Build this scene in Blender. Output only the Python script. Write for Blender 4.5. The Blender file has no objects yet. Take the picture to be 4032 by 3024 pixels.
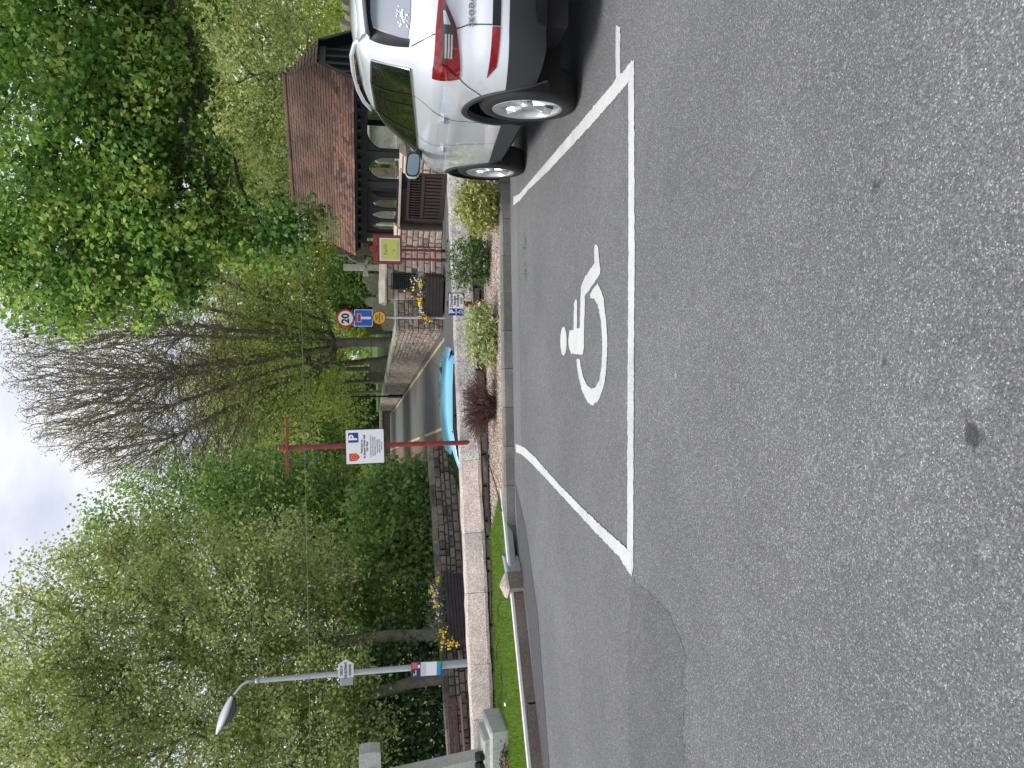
import bpy, bmesh, math, random
import numpy as np
from mathutils import Matrix, Vector

S = bpy.context.scene
COL = S.collection
# ------------------------------------------------------------------ camera
# the photograph lies on its side: scene "up" points to the left edge of the picture
FPX, CX, CY = 3000.0, 1512.0, 2016.0
PIT, ROLL = math.radians(11.5), math.radians(0.55)
_R0 = np.array([1., 0, 0]); _U0 = np.array([0, math.sin(PIT), math.cos(PIT)])
FW = np.array([0, math.cos(PIT), -math.sin(PIT)])
RT = _R0*math.cos(ROLL) - _U0*math.sin(ROLL)
UP = _U0*math.cos(ROLL) + _R0*math.sin(ROLL)
DN = -UP
CAMP = np.array([0, 0, 3.0])
cd = bpy.data.cameras.new('camera'); cam = bpy.data.objects.new('camera', cd); COL.objects.link(cam)
cd.sensor_fit = 'HORIZONTAL'; cd.sensor_width = 36.0; cd.lens = FPX/4032*36.0
cd.clip_start = 0.05; cd.clip_end = 3000
cam.matrix_world = Matrix(((DN[0], RT[0], -FW[0], CAMP[0]), (DN[1], RT[1], -FW[1], CAMP[1]),
                           (DN[2], RT[2], -FW[2], CAMP[2]), (0, 0, 0, 1)))
S.camera = cam
# ------------------------------------------------------------------ sky, sun, exposure
SUN_EL, SUN_AZ = 60.0, 112.0       # azimuth: degrees left of straight ahead (+Y)
w = bpy.data.worlds.new('World'); S.world = w; w.use_nodes = True
nt = w.node_tree; nt.nodes.clear()
def wn(t, **k):
    n = nt.nodes.new(t)
    for a, b in k.items(): setattr(n, a, b)
    return n
out = wn('ShaderNodeOutputWorld'); bg = wn('ShaderNodeBackground'); bg.inputs['Strength'].default_value = 0.1
sky = wn('ShaderNodeTexSky', sky_type='NISHITA', sun_disc=False)
sky.sun_elevation = math.radians(SUN_EL); sky.sun_rotation = math.radians(-SUN_AZ)
sky.air_density = 1.0; sky.dust_density = 1.5
tc = wn('ShaderNodeTexCoord'); mp = wn('ShaderNodeMapping'); mp.inputs['Scale'].default_value = (1, 1, 2.2)
nz = wn('ShaderNodeTexNoise'); nz.inputs['Scale'].default_value = 2.6; nz.inputs['Detail'].default_value = 7; nz.inputs['Roughness'].default_value = .55
rp = wn('ShaderNodeValToRGB'); e = rp.color_ramp.elements
e[0].position = .36; e[0].color = (3.9, 4.35, 5.7, 1); e[1].position = .62; e[1].color = (8.2, 8.3, 8.5, 1)
el = rp.color_ramp.elements.new(.48); el.color = (5.6, 5.95, 6.8, 1)
mx = wn('ShaderNodeMix', data_type='RGBA'); mx.inputs[0].default_value = .9
L = nt.links.new
L(tc.outputs['Generated'], mp.inputs['Vector']); L(mp.outputs[0], nz.inputs['Vector'])
L(nz.outputs['Fac'], rp.inputs[0]); L(sky.outputs[0], mx.inputs[6]); L(rp.outputs[0], mx.inputs[7])
L(mx.outputs[2], bg.inputs[0]); L(bg.outputs[0], out.inputs[0])
sl = bpy.data.lights.new('sun', 'SUN'); sl.energy = 2.2; sl.angle = math.radians(22); sl.color = (1, .96, .9)
sun = bpy.data.objects.new('sun', sl); COL.objects.link(sun)
_a = math.radians(SUN_AZ); _e = math.radians(SUN_EL)
sdir = Vector((-math.sin(_a)*math.cos(_e), math.cos(_a)*math.cos(_e), math.sin(_e)))
sun.rotation_euler = sdir.to_track_quat('Z', 'Y').to_euler()
S.view_settings.view_transform = 'Standard'; S.view_settings.look = 'None'
S.view_settings.exposure = 0.55; S.view_settings.gamma = 1.0; S.view_settings.use_curve_mapping = False

# ------------------------------------------------------------------ from photo pixels to places
PTH, PH = math.radians(7.8), 1.29           # the car park falls away from the camera
PN = math.cos(PTH)*DN + math.sin(PTH)*FW
def ray(x, y): return RT*((3024-y)-CX)/FPX + DN*(x-CY)/FPX + FW
def park(x, y, lift=0.0):
    d = ray(x, y); return CAMP + d*((PH-lift)/PN.dot(d))
def onz(x, y, z):
    d = ray(x, y); return CAMP + d*((z-CAMP[2])/d[2])
def aty(x, y, Y):
    d = ray(x, y); return CAMP + d*(Y/d[1])
def pz(X, Y, lift=0.0):                      # height of the car park surface at X, Y
    q = (PH-lift) - PN[0]*X - PN[1]*Y
    return CAMP[2] + q/PN[2]

rng = np.random.default_rng(7); random.seed(7)
# ------------------------------------------------------------------ materials
def newmat(name):
    m = bpy.data.materials.new(name); m.use_nodes = True
    t = m.node_tree; b = t.nodes['Principled BSDF']
    return m, t, b
def node(t, ty, **k):
    n = t.nodes.new(ty)
    for a, c in k.items():
        if a.startswith('i_'): n.inputs[a[2:].replace('_', ' ')].default_value = c
        else: setattr(n, a, c)
    return n
def ramp(t, stops, fac):
    r = t.nodes.new('ShaderNodeValToRGB'); es = r.color_ramp.elements
    es[0].position = stops[0][0]; es[0].color = (*stops[0][1], 1)
    es[1].position = stops[-1][0]; es[1].color = (*stops[-1][1], 1)
    for p_, c_ in stops[1:-1]:
        x = es.new(p_); x.color = (*c_, 1)
    t.links.new(fac, r.inputs[0]); return r.outputs[0]
def plain(name, c, rough=.5, metal=0, spec=.5, coat=0, var=0, vscale=8, bump=0, bscale=40):
    m, t, b = newmat(name)
    b.inputs['Base Color'].default_value = (*c, 1); b.inputs['Roughness'].default_value = rough
    b.inputs['Metallic'].default_value = metal; b.inputs['Specular IOR Level'].default_value = spec
    b.inputs['Coat Weight'].default_value = coat; b.inputs['Coat Roughness'].default_value = .03
    if var or bump: co = node(t, 'ShaderNodeTexCoord')
    if var:
        n = node(t, 'ShaderNodeTexNoise', i_Scale=vscale, i_Detail=6, i_Roughness=.6)
        t.links.new(co.outputs['Object'], n.inputs['Vector'])
        k = [tuple(max(0, x*(1+s*var)) for x in c) for s in (-1, 0, 1)]
        t.links.new(ramp(t, [(.3, k[0]), (.5, k[1]), (.7, k[2])], n.outputs['Fac']), b.inputs['Base Color'])
    if bump:
        n2 = node(t, 'ShaderNodeTexNoise', i_Scale=bscale, i_Detail=4)
        bp = node(t, 'ShaderNodeBump', i_Strength=bump, i_Distance=.01)
        t.links.new(co.outputs['Object'], n2.inputs['Vector'])
        t.links.new(n2.outputs['Fac'], bp.inputs['Height']); t.links.new(bp.outputs[0], b.inputs['Normal'])
    return m
def asphalt(name, lo, mid, hi, cell=150, bump=.6, patch=.25, tint=(1, 1, 1.02), bright=.955, spots=False):
    m, t, b = newmat(name); l = t.links.new
    co = node(t, 'ShaderNodeTexCoord')
    v = node(t, 'ShaderNodeTexVoronoi', i_Scale=cell); l(co.outputs['Object'], v.inputs['Vector'])
    sp = node(t, 'ShaderNodeSeparateColor'); l(v.outputs['Color'], sp.inputs[0])
    T = lambda x: tuple(x*q for q in tint)
    c1 = ramp(t, [(0, T(lo)), (.35, T(mid*.8)), (.7, T(mid)), (.9, T(mid*1.35)), (bright, T(mid*1.5)), (1, T(hi))], sp.outputs[0])
    v2 = node(t, 'ShaderNodeTexVoronoi', i_Scale=cell*.55); l(co.outputs['Object'], v2.inputs['Vector'])
    s2 = node(t, 'ShaderNodeSeparateColor'); l(v2.outputs['Color'], s2.inputs[0])
    mm = node(t, 'ShaderNodeMapRange', i_From_Min=.9, i_From_Max=.97, i_To_Min=0, i_To_Max=.55); l(s2.outputs[1], mm.inputs[0])
    mr = node(t, 'ShaderNodeMapRange', i_From_Min=.0, i_From_Max=.0035*150/cell, i_To_Min=1, i_To_Max=.0)
    l(v2.outputs['Distance'], mr.inputs[0])
    mul = node(t, 'ShaderNodeMath', operation='MULTIPLY'); l(mm.outputs[0], mul.inputs[0]); mul.inputs[1].default_value = 1
    mix = node(t, 'ShaderNodeMix', data_type='RGBA'); l(mul.outputs[0], mix.inputs[0]); l(c1, mix.inputs[6]); mix.inputs[7].default_value = (*T(hi*.72), 1)
    n = node(t, 'ShaderNodeTexNoise', i_Scale=.9, i_Detail=5, i_Roughness=.6); l(co.outputs['Object'], n.inputs['Vector'])
    pm = node(t, 'ShaderNodeMapRange', i_From_Min=.3, i_From_Max=.7, i_To_Min=1-patch, i_To_Max=1+patch); l(n.outputs['Fac'], pm.inputs[0])
    n3 = node(t, 'ShaderNodeTexNoise', i_Scale=14, i_Detail=4); l(co.outputs['Object'], n3.inputs['Vector'])
    pm3 = node(t, 'ShaderNodeMapRange', i_From_Min=.3, i_From_Max=.7, i_To_Min=.94, i_To_Max=1.06); l(n3.outputs['Fac'], pm3.inputs[0])
    mu = node(t, 'ShaderNodeMath', operation='MULTIPLY'); l(pm.outputs[0], mu.inputs[0]); l(pm3.outputs[0], mu.inputs[1])
    vm = node(t, 'ShaderNodeVectorMath', operation='SCALE'); l(mix.outputs[2], vm.inputs[0]); l(mu.outputs[0], vm.inputs['Scale'])
    fin = vm.outputs[0]
    if spots:                                   # oil drips and pale scuffs
        nd = node(t, 'ShaderNodeTexNoise', i_Scale=28, i_Detail=3); l(co.outputs['Object'], nd.inputs['Vector'])
        for (sx, sy, r0, k) in ((3830, 1715, .030, .42), (3450, 735, .022, .45), (3480, 1430, .014, .5), (3840, 1510, .055, 1.35), (3880, 2170, .020, 1.5), (2660, 1480, .015, 1.9)):
            c = park(sx, sy); ds = node(t, 'ShaderNodeVectorMath', operation='DISTANCE'); l(co.outputs['Object'], ds.inputs[0]); ds.inputs[1].default_value = tuple(c)
            ad = node(t, 'ShaderNodeMath', operation='MULTIPLY_ADD'); l(nd.outputs['Fac'], ad.inputs[0]); ad.inputs[1].default_value = r0*1.6; l(ds.outputs['Value'], ad.inputs[2])
            q = node(t, 'ShaderNodeMapRange', i_From_Min=r0*1.3, i_From_Max=r0*2.0, i_To_Min=k, i_To_Max=1.0); l(ad.outputs[0], q.inputs[0])
            v9 = node(t, 'ShaderNodeVectorMath', operation='SCALE'); l(fin, v9.inputs[0]); l(q.outputs[0], v9.inputs['Scale']); fin = v9.outputs[0]
    l(fin, b.inputs['Base Color']); b.inputs['Roughness'].default_value = .8; b.inputs['Specular IOR Level'].default_value = .35
    bp = node(t, 'ShaderNodeBump', i_Strength=bump, i_Distance=.006)
    bp.invert = True
    l(v.outputs['Distance'], bp.inputs['Height']); l(bp.outputs[0], b.inputs['Normal'])
    return m
def stone(name, cols, scale=30, bump=.4, rough=.85, speck=0, rnd=.35, blotch=3.0):
    """mottled stone; each piece takes its own tone"""
    m, t, b = newmat(name); l = t.links.new
    co = node(t, 'ShaderNodeTexCoord'); oi = node(t, 'ShaderNodeObjectInfo')
    ad = node(t, 'ShaderNodeVectorMath', operation='ADD')
    geo = node(t, 'ShaderNodeNewGeometry')
    l(geo.outputs['Position'], ad.inputs[0]); 
    n = node(t, 'ShaderNodeTexNoise', i_Scale=blotch, i_Detail=7, i_Roughness=.65); l(ad.outputs[0], n.inputs['Vector'])
    a1 = node(t, 'ShaderNodeMath', operation='MULTIPLY_ADD'); l(oi.outputs['Random'], a1.inputs[0]); a1.inputs[1].default_value = rnd
    a0 = node(t, 'ShaderNodeMath', operation='ADD'); l(n.outputs['Fac'], a0.inputs[0]); a0.inputs[1].default_value = -rnd/2
    l(a0.outputs[0], a1.inputs[2])
    k = len(cols); c = ramp(t, [(.25+.5*i/(k-1), cc) for i, cc in enumerate(cols)], a1.outputs[0])
    n2 = node(t, 'ShaderNodeTexNoise', i_Scale=scale, i_Detail=5, i_Roughness=.7); l(geo.outputs['Position'], n2.inputs['Vector'])
    pm = node(t, 'ShaderNodeMapRange', i_From_Min=.3, i_From_Max=.7, i_To_Min=.72, i_To_Max=1.28); l(n2.outputs['Fac'], pm.inputs[0])
    vm = node(t, 'ShaderNodeVectorMath', operation='SCALE'); l(c, vm.inputs[0]); l(pm.outputs[0], vm.inputs['Scale'])
    last = vm.outputs[0]
    if speck:
        v = node(t, 'ShaderNodeTexVoronoi', i_Scale=speck); l(geo.outputs['Position'], v.inputs['Vector'])
        s = node(t, 'ShaderNodeSeparateColor'); l(v.outputs['Color'], s.inputs[0])
        q = node(t, 'ShaderNodeMapRange', i_From_Min=0, i_From_Max=1, i_To_Min=.62, i_To_Max=1.35); l(s.outputs[0], q.inputs[0])
        v3 = node(t, 'ShaderNodeVectorMath', operation='SCALE'); l(last, v3.inputs[0]); l(q.outputs[0], v3.inputs['Scale']); last = v3.outputs[0]
    l(last, b.inputs['Base Color']); b.inputs['Roughness'].default_value = rough; b.inputs['Specular IOR Level'].default_value = .3
    bp = node(t, 'ShaderNodeBump', i_Strength=bump, i_Distance=.02); l(n2.outputs['Fac'], bp.inputs['Height']); l(bp.outputs[0], b.inputs['Normal'])
    return m
def leafmat(name, cols, trans=.35, rough=.55, spec=.3):
    m, t, b = newmat(name); l = t.links.new
    at = node(t, 'ShaderNodeAttribute', attribute_name='rnd')
    k = len(cols); c = ramp(t, [(i/(k-1), cc) for i, cc in enumerate(cols)], at.outputs['Fac'])
    l(c, b.inputs['Base Color']); b.inputs['Roughness'].default_value = rough; b.inputs['Specular IOR Level'].default_value = spec
    tr = node(t, 'ShaderNodeBsdfTranslucent'); ms = node(t, 'ShaderNodeMixShader'); ms.inputs[0].default_value = trans
    hs = node(t, 'ShaderNodeHueSaturation', i_Hue=.485, i_Saturation=1.1, i_Value=1.5); l(c, hs.inputs['Color']); l(hs.outputs[0], tr.inputs[0])
    o = t.nodes['Material Output']; l(b.outputs[0], ms.inputs[1]); l(tr.outputs[0], ms.inputs[2]); l(ms.outputs[0], o.inputs[0])
    return m

# ------------------------------------------------------------------ mesh and object helpers
def wmat(o): return o.matrix_basis if o.parent is None else wmat(o.parent) @ o.matrix_basis
class MB:
    def __init__(s): s.v = []; s.f = []
    def add(s, vs, fs, M=None):
        o = len(s.v)
        if M is not None: vs = [tuple(M @ Vector(q)) for q in vs]
        s.v += [tuple(map(float, q)) for q in vs]; s.f += [tuple(i+o for i in f) for f in fs]; return s
    def box(s, c, d, M=None, ch=0):
        x, y, z = c; a, b, h = d[0]/2, d[1]/2, d[2]/2
        if ch:
            bm = bmesh.new(); bmesh.ops.create_cube(bm, size=1)
            for q in bm.verts: q.co = Vector((x+q.co.x*2*a, y+q.co.y*2*b, z+q.co.z*2*h))
            bmesh.ops.bevel(bm, geom=bm.edges[:], offset=ch, segments=1, affect='EDGES')
            bm.verts.index_update()
            s.add([q.co[:] for q in bm.verts], [[q.index for q in f.verts] for f in bm.faces], M); bm.free(); return s
        return s.add([(x+i*a, y+j*b, z+k*h) for k in (-1, 1) for j in (-1, 1) for i in (-1, 1)],
              [(0, 2, 3, 1), (4, 5, 7, 6), (0, 1, 5, 4), (1, 3, 7, 5), (3, 2, 6, 7), (2, 0, 4, 6)], M)
    def tube(s, pts, r, n=8, cap=True):
        pts = [np.array(q, float) for q in pts]; k = len(pts); rr = r if hasattr(r, '__len__') else [r]*k
        o = len(s.v); up = None
        for i in range(k):
            t = pts[min(i+1, k-1)] - pts[max(i-1, 0)]; t = t/(np.linalg.norm(t)+1e-9)
            if up is None: up = np.array([0, 0, 1.]) if abs(t[2]) < .9 else np.array([0, 1., 0])
            a = np.cross(t, up); a /= np.linalg.norm(a)+1e-9; b = np.cross(a, t); up = b
            for j in range(n):
                q = 2*math.pi*j/n; s.v.append(tuple(pts[i] + rr[i]*(a*math.cos(q)+b*math.sin(q))))
        for i in range(k-1):
            for j in range(n):
                j2 = (j+1) % n; s.f.append((o+i*n+j, o+(i+1)*n+j, o+(i+1)*n+j2, o+i*n+j2))
        if cap:
            s.f.append(tuple(o+j for j in range(n))); s.f.append(tuple(o+(k-1)*n+n-1-j for j in range(n)))
        return s
    def lathe(s, prof, n=24, M=None, axis='z', closed=False):
        vs = []; fs = []; k = len(prof)
        for r_, h in prof:
            for j in range(n):
                q = 2*math.pi*j/n; c, d = r_*math.cos(q), r_*math.sin(q)
                vs.append((c, d, h) if axis == 'z' else ((h, c, d) if axis == 'x' else (d, h, c)))
        for i in range(k if closed else k-1):
            i2 = (i+1) % k
            for j in range(n):
                j2 = (j+1) % n; fs.append((i*n+j, i*n+j2, i2*n+j2, i2*n+j))
        if not closed:
            if prof[0][0] > 1e-6: fs.append(tuple(range(n-1, -1, -1)))
            if prof[-1][0] > 1e-6: fs.append(tuple((k-1)*n+j for j in range(n)))
        return s.add(vs, fs, M)
    def prism(s, poly, z0, z1, M=None):
        """poly: 2-D outline in x,y (any order), extruded z0..z1; concave outlines are fine"""
        n = len(poly)
        vs = [(a, b, z0) for a, b in poly] + [(a, b, z1) for a, b in poly]
        tri = tessel(poly)
        fs = [t[::-1] for t in tri] + [tuple(i+n for i in t) for t in tri]
        fs += [(i, (i+1) % n, (i+1) % n+n, i+n) for i in range(n)]
        return s.add(vs, fs, M)
    def grid(s, P):
        P = np.asarray(P); a, b = P.shape[:2]; o = len(s.v)
        s.v += [tuple(map(float, q)) for q in P.reshape(-1, 3)]
        s.f += [(o+i*b+j, o+i*b+j+1, o+(i+1)*b+j+1, o+(i+1)*b+j) for i in range(a-1) for j in range(b-1)]
        return s
    def mesh(s, name, smooth=False):
        me = bpy.data.meshes.new(name); me.from_pydata(s.v, [], s.f); me.validate(verbose=False)
        bm = bmesh.new(); bm.from_mesh(me); bmesh.ops.recalc_face_normals(bm, faces=bm.faces[:]); bm.to_mesh(me); bm.free()
        if smooth:
            for p_ in me.polygons: p_.use_smooth = True
        me.update(); return me
    def build(s, name, mat, parent=None, world=False, smooth=False, kind=None, auto=None):
        if world and parent is not None:
            I = wmat(parent).inverted(); s.v = [tuple(I @ Vector(q)) for q in s.v]
        me = s.mesh(name, smooth)
        if auto is not None:
            me.set_sharp_from_angle(angle=math.radians(auto))
        return link(name, me, mat, parent, kind)
def tessel(poly):
    from mathutils.geometry import tessellate_polygon
    return [tuple(t) for t in tessellate_polygon([[Vector((a, b, 0)) for a, b in poly]])]
def link(name, me, mat, parent=None, kind=None):
    o = bpy.data.objects.new(name, me); COL.objects.link(o)
    if mat is not None and len(me.materials) == 0: me.materials.append(mat)
    if parent is not None: o.parent = parent
    if kind: o['kind'] = kind
    return o
def tag(o, label, cat, group=None):
    o['label'] = label; o['category'] = cat
    if group: o['group'] = group
    return o
def thing(name, label, cat, loc=(0, 0, 0), rz=0, group=None, M=None):
    o = bpy.data.objects.new(name, None); COL.objects.link(o); o.empty_display_size = .1
    o.matrix_basis = M if M is not None else Matrix.Translation(Vector(loc)) @ Matrix.Rotation(rz, 4, 'Z')
    return tag(o, label, cat, group)
def struct(o): o['kind'] = 'structure'; return o
def rawmesh(name, V, Fq, attr=None, smooth=False):
    """fast mesh from numpy: V (n,3), Fq (m,k) all k-gons; attr: one float per face"""
    me = bpy.data.meshes.new(name); m, k = Fq.shape
    me.vertices.add(len(V)); me.vertices.foreach_set('co', np.ascontiguousarray(V, dtype=np.float32).ravel())
    me.loops.add(m*k); me.loops.foreach_set('vertex_index', np.ascontiguousarray(Fq, dtype=np.int32).ravel())
    me.polygons.add(m); me.polygons.foreach_set('loop_start', np.arange(m, dtype=np.int32)*k)
    if attr is not None:
        a = me.attributes.new('rnd', 'FLOAT', 'FACE'); a.data.foreach_set('value', np.ascontiguousarray(attr, dtype=np.float32))
    if smooth: me.polygons.foreach_set('use_smooth', np.ones(m, dtype=bool))
    me.update(calc_edges=True); return me
def text(body, size, mat, M, parent, bold=0, name='lettering', align='CENTER', depth=.001, sx=1.0, world=False, space=1.0):
    """flat lettering in the local XY plane of M"""
    cu = bpy.data.curves.new('t', 'FONT'); cu.body = body; cu.size = size; cu.align_x = align; cu.align_y = 'CENTER'
    cu.offset = bold; cu.extrude = depth; cu.resolution_u = 3; cu.space_character = space
    ob = bpy.data.objects.new('t', cu); COL.objects.link(ob)
    dg = bpy.context.evaluated_depsgraph_get(); me = bpy.data.meshes.new_from_object(ob.evaluated_get(dg))
    bpy.data.objects.remove(ob); bpy.data.curves.remove(cu)
    me.name = name; me.transform(M @ Matrix.Diagonal((sx, 1, 1, 1))); me.materials.clear()
    if world and parent is not None: me.transform(wmat(parent).inverted())
    return link(name, me, mat, parent)
# face towards the viewer: local X right, local Y up, local Z towards -Y world
FACE = Matrix(((1, 0, 0, 0), (0, 0, -1, 0), (0, 1, 0, 0), (0, 0, 0, 1)))
def disc(r, n=40): return [(r*math.cos(2*math.pi*i/n), r*math.sin(2*math.pi*i/n)) for i in range(n)]
def rrect(w_, h, r, n=5):
    o = []
    for cx, cy, a in ((w_/2-r, h/2-r, 0), (-w_/2+r, h/2-r, 90), (-w_/2+r, -h/2+r, 180), (w_/2-r, -h/2+r, 270)):
        for i in range(n+1):
            q = math.radians(a+90*i/n); o.append((cx+r*math.cos(q), cy+r*math.sin(q)))
    return o

M = {}
M['asphalt'] = asphalt('asphalt_car_park', .085, .155, .46, cell=260, bump=.4, patch=.13, spots=True)
M['asphalt_strip'] = asphalt('asphalt_fine', .11, .18, .33, cell=300, bump=.3, patch=.12)
M['asphalt_dark'] = asphalt('asphalt_patch', .07, .132, .40, cell=260, bump=.4, patch=.13, spots=True)
M['asphalt_road'] = asphalt('asphalt_road', .10, .145, .24, cell=90, bump=.2, patch=.15)
M['granite_kerb'] = stone('granite_kerb', [(.13, .13, .12), (.19, .185, .17), (.26, .25, .23)], 60, .3, rnd=.3)
M['granite_pink'] = stone('granite_coping', [(.38, .34, .31), (.52, .445, .40), (.63, .525, .475), (.48, .41, .37)], 55, .4, speck=110, rnd=.3, blotch=2.0)
M['granite_lichen'] = stone('lichened_coping', [(.30, .29, .27), (.43, .41, .38), (.54, .51, .475), (.40, .385, .36)], 40, .5, speck=60, rnd=.25, blotch=4.0)
M['granite_grey'] = stone('granite_memorial', [(.36, .36, .34), (.44, .44, .41), (.50, .50, .46)], 80, .25, speck=220, rnd=.1)
M['rubble'] = stone('rubble_stone', [(.10, .09, .08), (.19, .165, .135), (.27, .235, .20), (.33, .25, .19)], 22, .8, rnd=.6)
M['rubble_pink'] = stone('pink_rubble', [(.28, .23, .20), (.42, .35, .30), (.53, .45, .39), (.47, .34, .28)], 18, .6, rnd=.6)
M['rubble_dark'] = stone('old_rubble', [(.085, .078, .066), (.17, .15, .125), (.27, .235, .195), (.22, .16, .12)], 16, .7, rnd=.5)
M['mortar'] = plain('mortar', (.22, .20, .17), .95, var=.3, vscale=12, bump=.4)
M['mortar_dark'] = plain('dark_joint', (.05, .047, .042), .95, var=.3)
M['white_paint'] = None
M['red_paint'] = plain('maroon_paint', (.22, .028, .032), .5, var=.25, vscale=14)
M['sign_white'] = plain('sign_white', (.80, .81, .84), .35)
M['sign_black'] = plain('sign_black', (.012, .012, .014), .4)
M['sign_blue'] = plain('sign_blue', (.012, .045, .30), .35)
M['sign_blue2'] = plain('road_sign_blue', (.015, .12, .52), .35)
M['sign_red'] = plain('sign_red', (.55, .02, .025), .35)
M['sign_yellow'] = plain('sign_yellow', (.78, .48, .05), .4)
M['sign_grey'] = plain('sign_back', (.25, .26, .27), .5, metal=.4)
M['galv'] = plain('galvanised_steel', (.42, .45, .47), .45, metal=.35, var=.12, vscale=5)
M['white_post'] = plain('white_post_paint', (.62, .62, .60), .5, var=.1)
M['black_wood'] = plain('black_timber', (.014, .014, .016), .6, var=.4, vscale=6, bump=.2)
M['brown_wood'] = plain('brown_gate_paint', (.055, .036, .038), .5, var=.2, vscale=10)
M['dark_plank'] = plain('dark_planter_board', (.038, .030, .030), .6, var=.35, vscale=7, bump=.2)
M['bench_wood'] = plain('bench_wood', (.13, .075, .075), .6, var=.25, vscale=9)
M['grass'] = plain('grass_ground', (.07, .12, .02), .9, var=.35, vscale=3, bump=.5)
M['earth'] = plain('earth', (.10, .08, .06), .95, var=.3, vscale=3, bump=.5)
# ================================================================== ground
def sheet(name, poly, zf, mat, cell=None):
    """flat or sloping sheet from a plan outline; zf gives the height"""
    m = MB(); tri = tessel([(p_[0], p_[1]) for p_ in poly])
    m.add([(p_[0], p_[1], zf(p_[0], p_[1])) for p_ in poly], tri)
    return m.build(name, mat)
g = MB().add([(-900, -900, -.12), (900, -900, -.12), (900, 900, -.12), (-900, 900, -.12)], [(0, 1, 2, 3)]).build('ground', M['grass']); struct(g)

KA, KB = park(2014, 1094), park(2032, 2185)          # foot of the kerb
kd = (KB-KA)/np.linalg.norm(KB-KA)                   # points left
def kerbpt(s): return KA + kd*s
K_LEN = float(np.linalg.norm(KB-KA))
CT = 1.58                                            # top of the boundary wall
WR, WL = onz(1768, 766, CT), onz(1859, 2916, CT)
wd = (WL-WR)/np.linalg.norm(WL-WR); wd[2] = 0        # along the wall, pointing left
wn_ = np.array([wd[1], -wd[0], 0.]);                 # towards the camera
if wn_[1] > 0: wn_ = -wn_
def wallpt(s, out=0., z=CT): 
    q = WR + wd*s + wn_*out; return np.array([q[0], q[1], z])
W_LEN = float(np.linalg.norm(WL-WR)); WS0, WS1 = -7.0, W_LEN+9.0
# low edging wall of the memorial lawn (foot line on the car park)
EB0, EB1 = park(2052, 2262), park(2137, 3024)
ed = EB1-EB0; EL = np.linalg.norm(ed); ed = ed/EL
en = np.array([ed[1], -ed[0], 0]); en /= np.linalg.norm(en)
if en[1] > 0: en = -en                               # towards the car park
E_END = EB0 + ed*(EL+7.0)
kr = kerbpt(-7.0)
# car park: one sloping sheet
pp = [(-26, -16), (26, -16), (26, kr[1]+.2), (kr[0], kr[1]+.06), tuple((KB+np.array([0, .06, 0]))[:2]), tuple((EB0-en*.06)[:2]), tuple((E_END-en*.06)[:2]), (-26, E_END[1]-6)]
struct(sheet('car_park_surface', pp, lambda x, y: pz(x, y), M['asphalt']))
# bank of made ground under the car park and the bed, up to the retaining wall
# smoother strip along the kerb, darker patch, darker ramp of tarmac beside the low wall
def px_poly(pts, lift): return [park(x, y, lift) for x, y in pts]
def px_sheet(name, pts, lift, mat): 
    P = px_poly(pts, lift); m = MB().add(P, tessel([(p_[0], p_[1]) for p_ in P])); return m.build(name, mat)
ks = []
for s in np.linspace(-6.5, K_LEN*.62, 40): ks.append(kerbpt(s) + np.array([0, -.0, 0]))
kb = [q + np.array([0, -.62-.012*math.sin(i*1.7), 0]) for i, q in enumerate(ks)]
P = [*ks, *kb[::-1]]; mb = MB().add([(q[0], q[1], pz(q[0], q[1], .0016)) for q in P], tessel([(q[0], q[1]) for q in P]))
struct(mb.build('kerb_side_strip', M['asphalt_strip']))
def rag(pts, amp, step, seed=0):
    """outline with small ragged irregularities, in photo pixels"""
    r_ = np.random.default_rng(seed); o = []
    for i in range(len(pts)):
        a = np.array(pts[i], float); b = np.array(pts[(i+1) % len(pts)], float); n = max(1, int(np.linalg.norm(b-a)/step))
        for k in range(n): o.append(tuple(a+(b-a)*k/n + r_.normal(0, amp, 2)))
    return o
struct(px_sheet('tarmac_patch', rag([(2488, 2285), (2470, 2500), (2478, 3060), (2484, 3700), (2700, 3700), (2690, 3060), (2695, 2560), (2640, 2420), (2560, 2330)], 5, 11, 3), .0016, M['asphalt_dark']))
struct(px_sheet('tarmac_ramp', [(2029, 1900), (2040, 2185), (2056, 2262), (2064, 2330), (2076, 2418), (2137, 3024), (2150, 3150), (2178, 3150), (2163, 3024), (2117, 2418), (2098, 2280), (2070, 2080)], .003, plain('dark_tarmac', (.075, .075, .08), .9, var=.25, vscale=20, bump=.4, bscale=150)))
# ------------------------------------------------------------------ white markings
def paintmat():
    m, t, b = newmat('white_marking'); l = t.links.new
    co = node(t, 'ShaderNodeTexCoord')
    n = node(t, 'ShaderNodeTexNoise', i_Scale=75, i_Detail=6, i_Roughness=.75); l(co.outputs['Object'], n.inputs['Vector'])
    n2 = node(t, 'ShaderNodeTexNoise', i_Scale=3.2, i_Detail=5); l(co.outputs['Object'], n2.inputs['Vector'])
    a = node(t, 'ShaderNodeMath', operation='MULTIPLY_ADD'); l(n2.outputs['Fac'], a.inputs[0]); a.inputs[1].default_value = .55; l(n.outputs['Fac'], a.inputs[2])
    c = ramp(t, [(.50, (.13, .13, .13)), (.585, (.36, .36, .35)), (.68, (.51, .51, .50)), (.95, (.64, .64, .625))], a.outputs[0])
    l(c, b.inputs['Base Color']); b.inputs['Roughness'].default_value = .75
    bp = node(t, 'ShaderNodeBump', i_Strength=.35, i_Distance=.004); l(n.outputs['Fac'], bp.inputs['Height']); l(bp.outputs[0], b.inputs['Normal'])
    return m
M['white_paint'] = paintmat()
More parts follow.
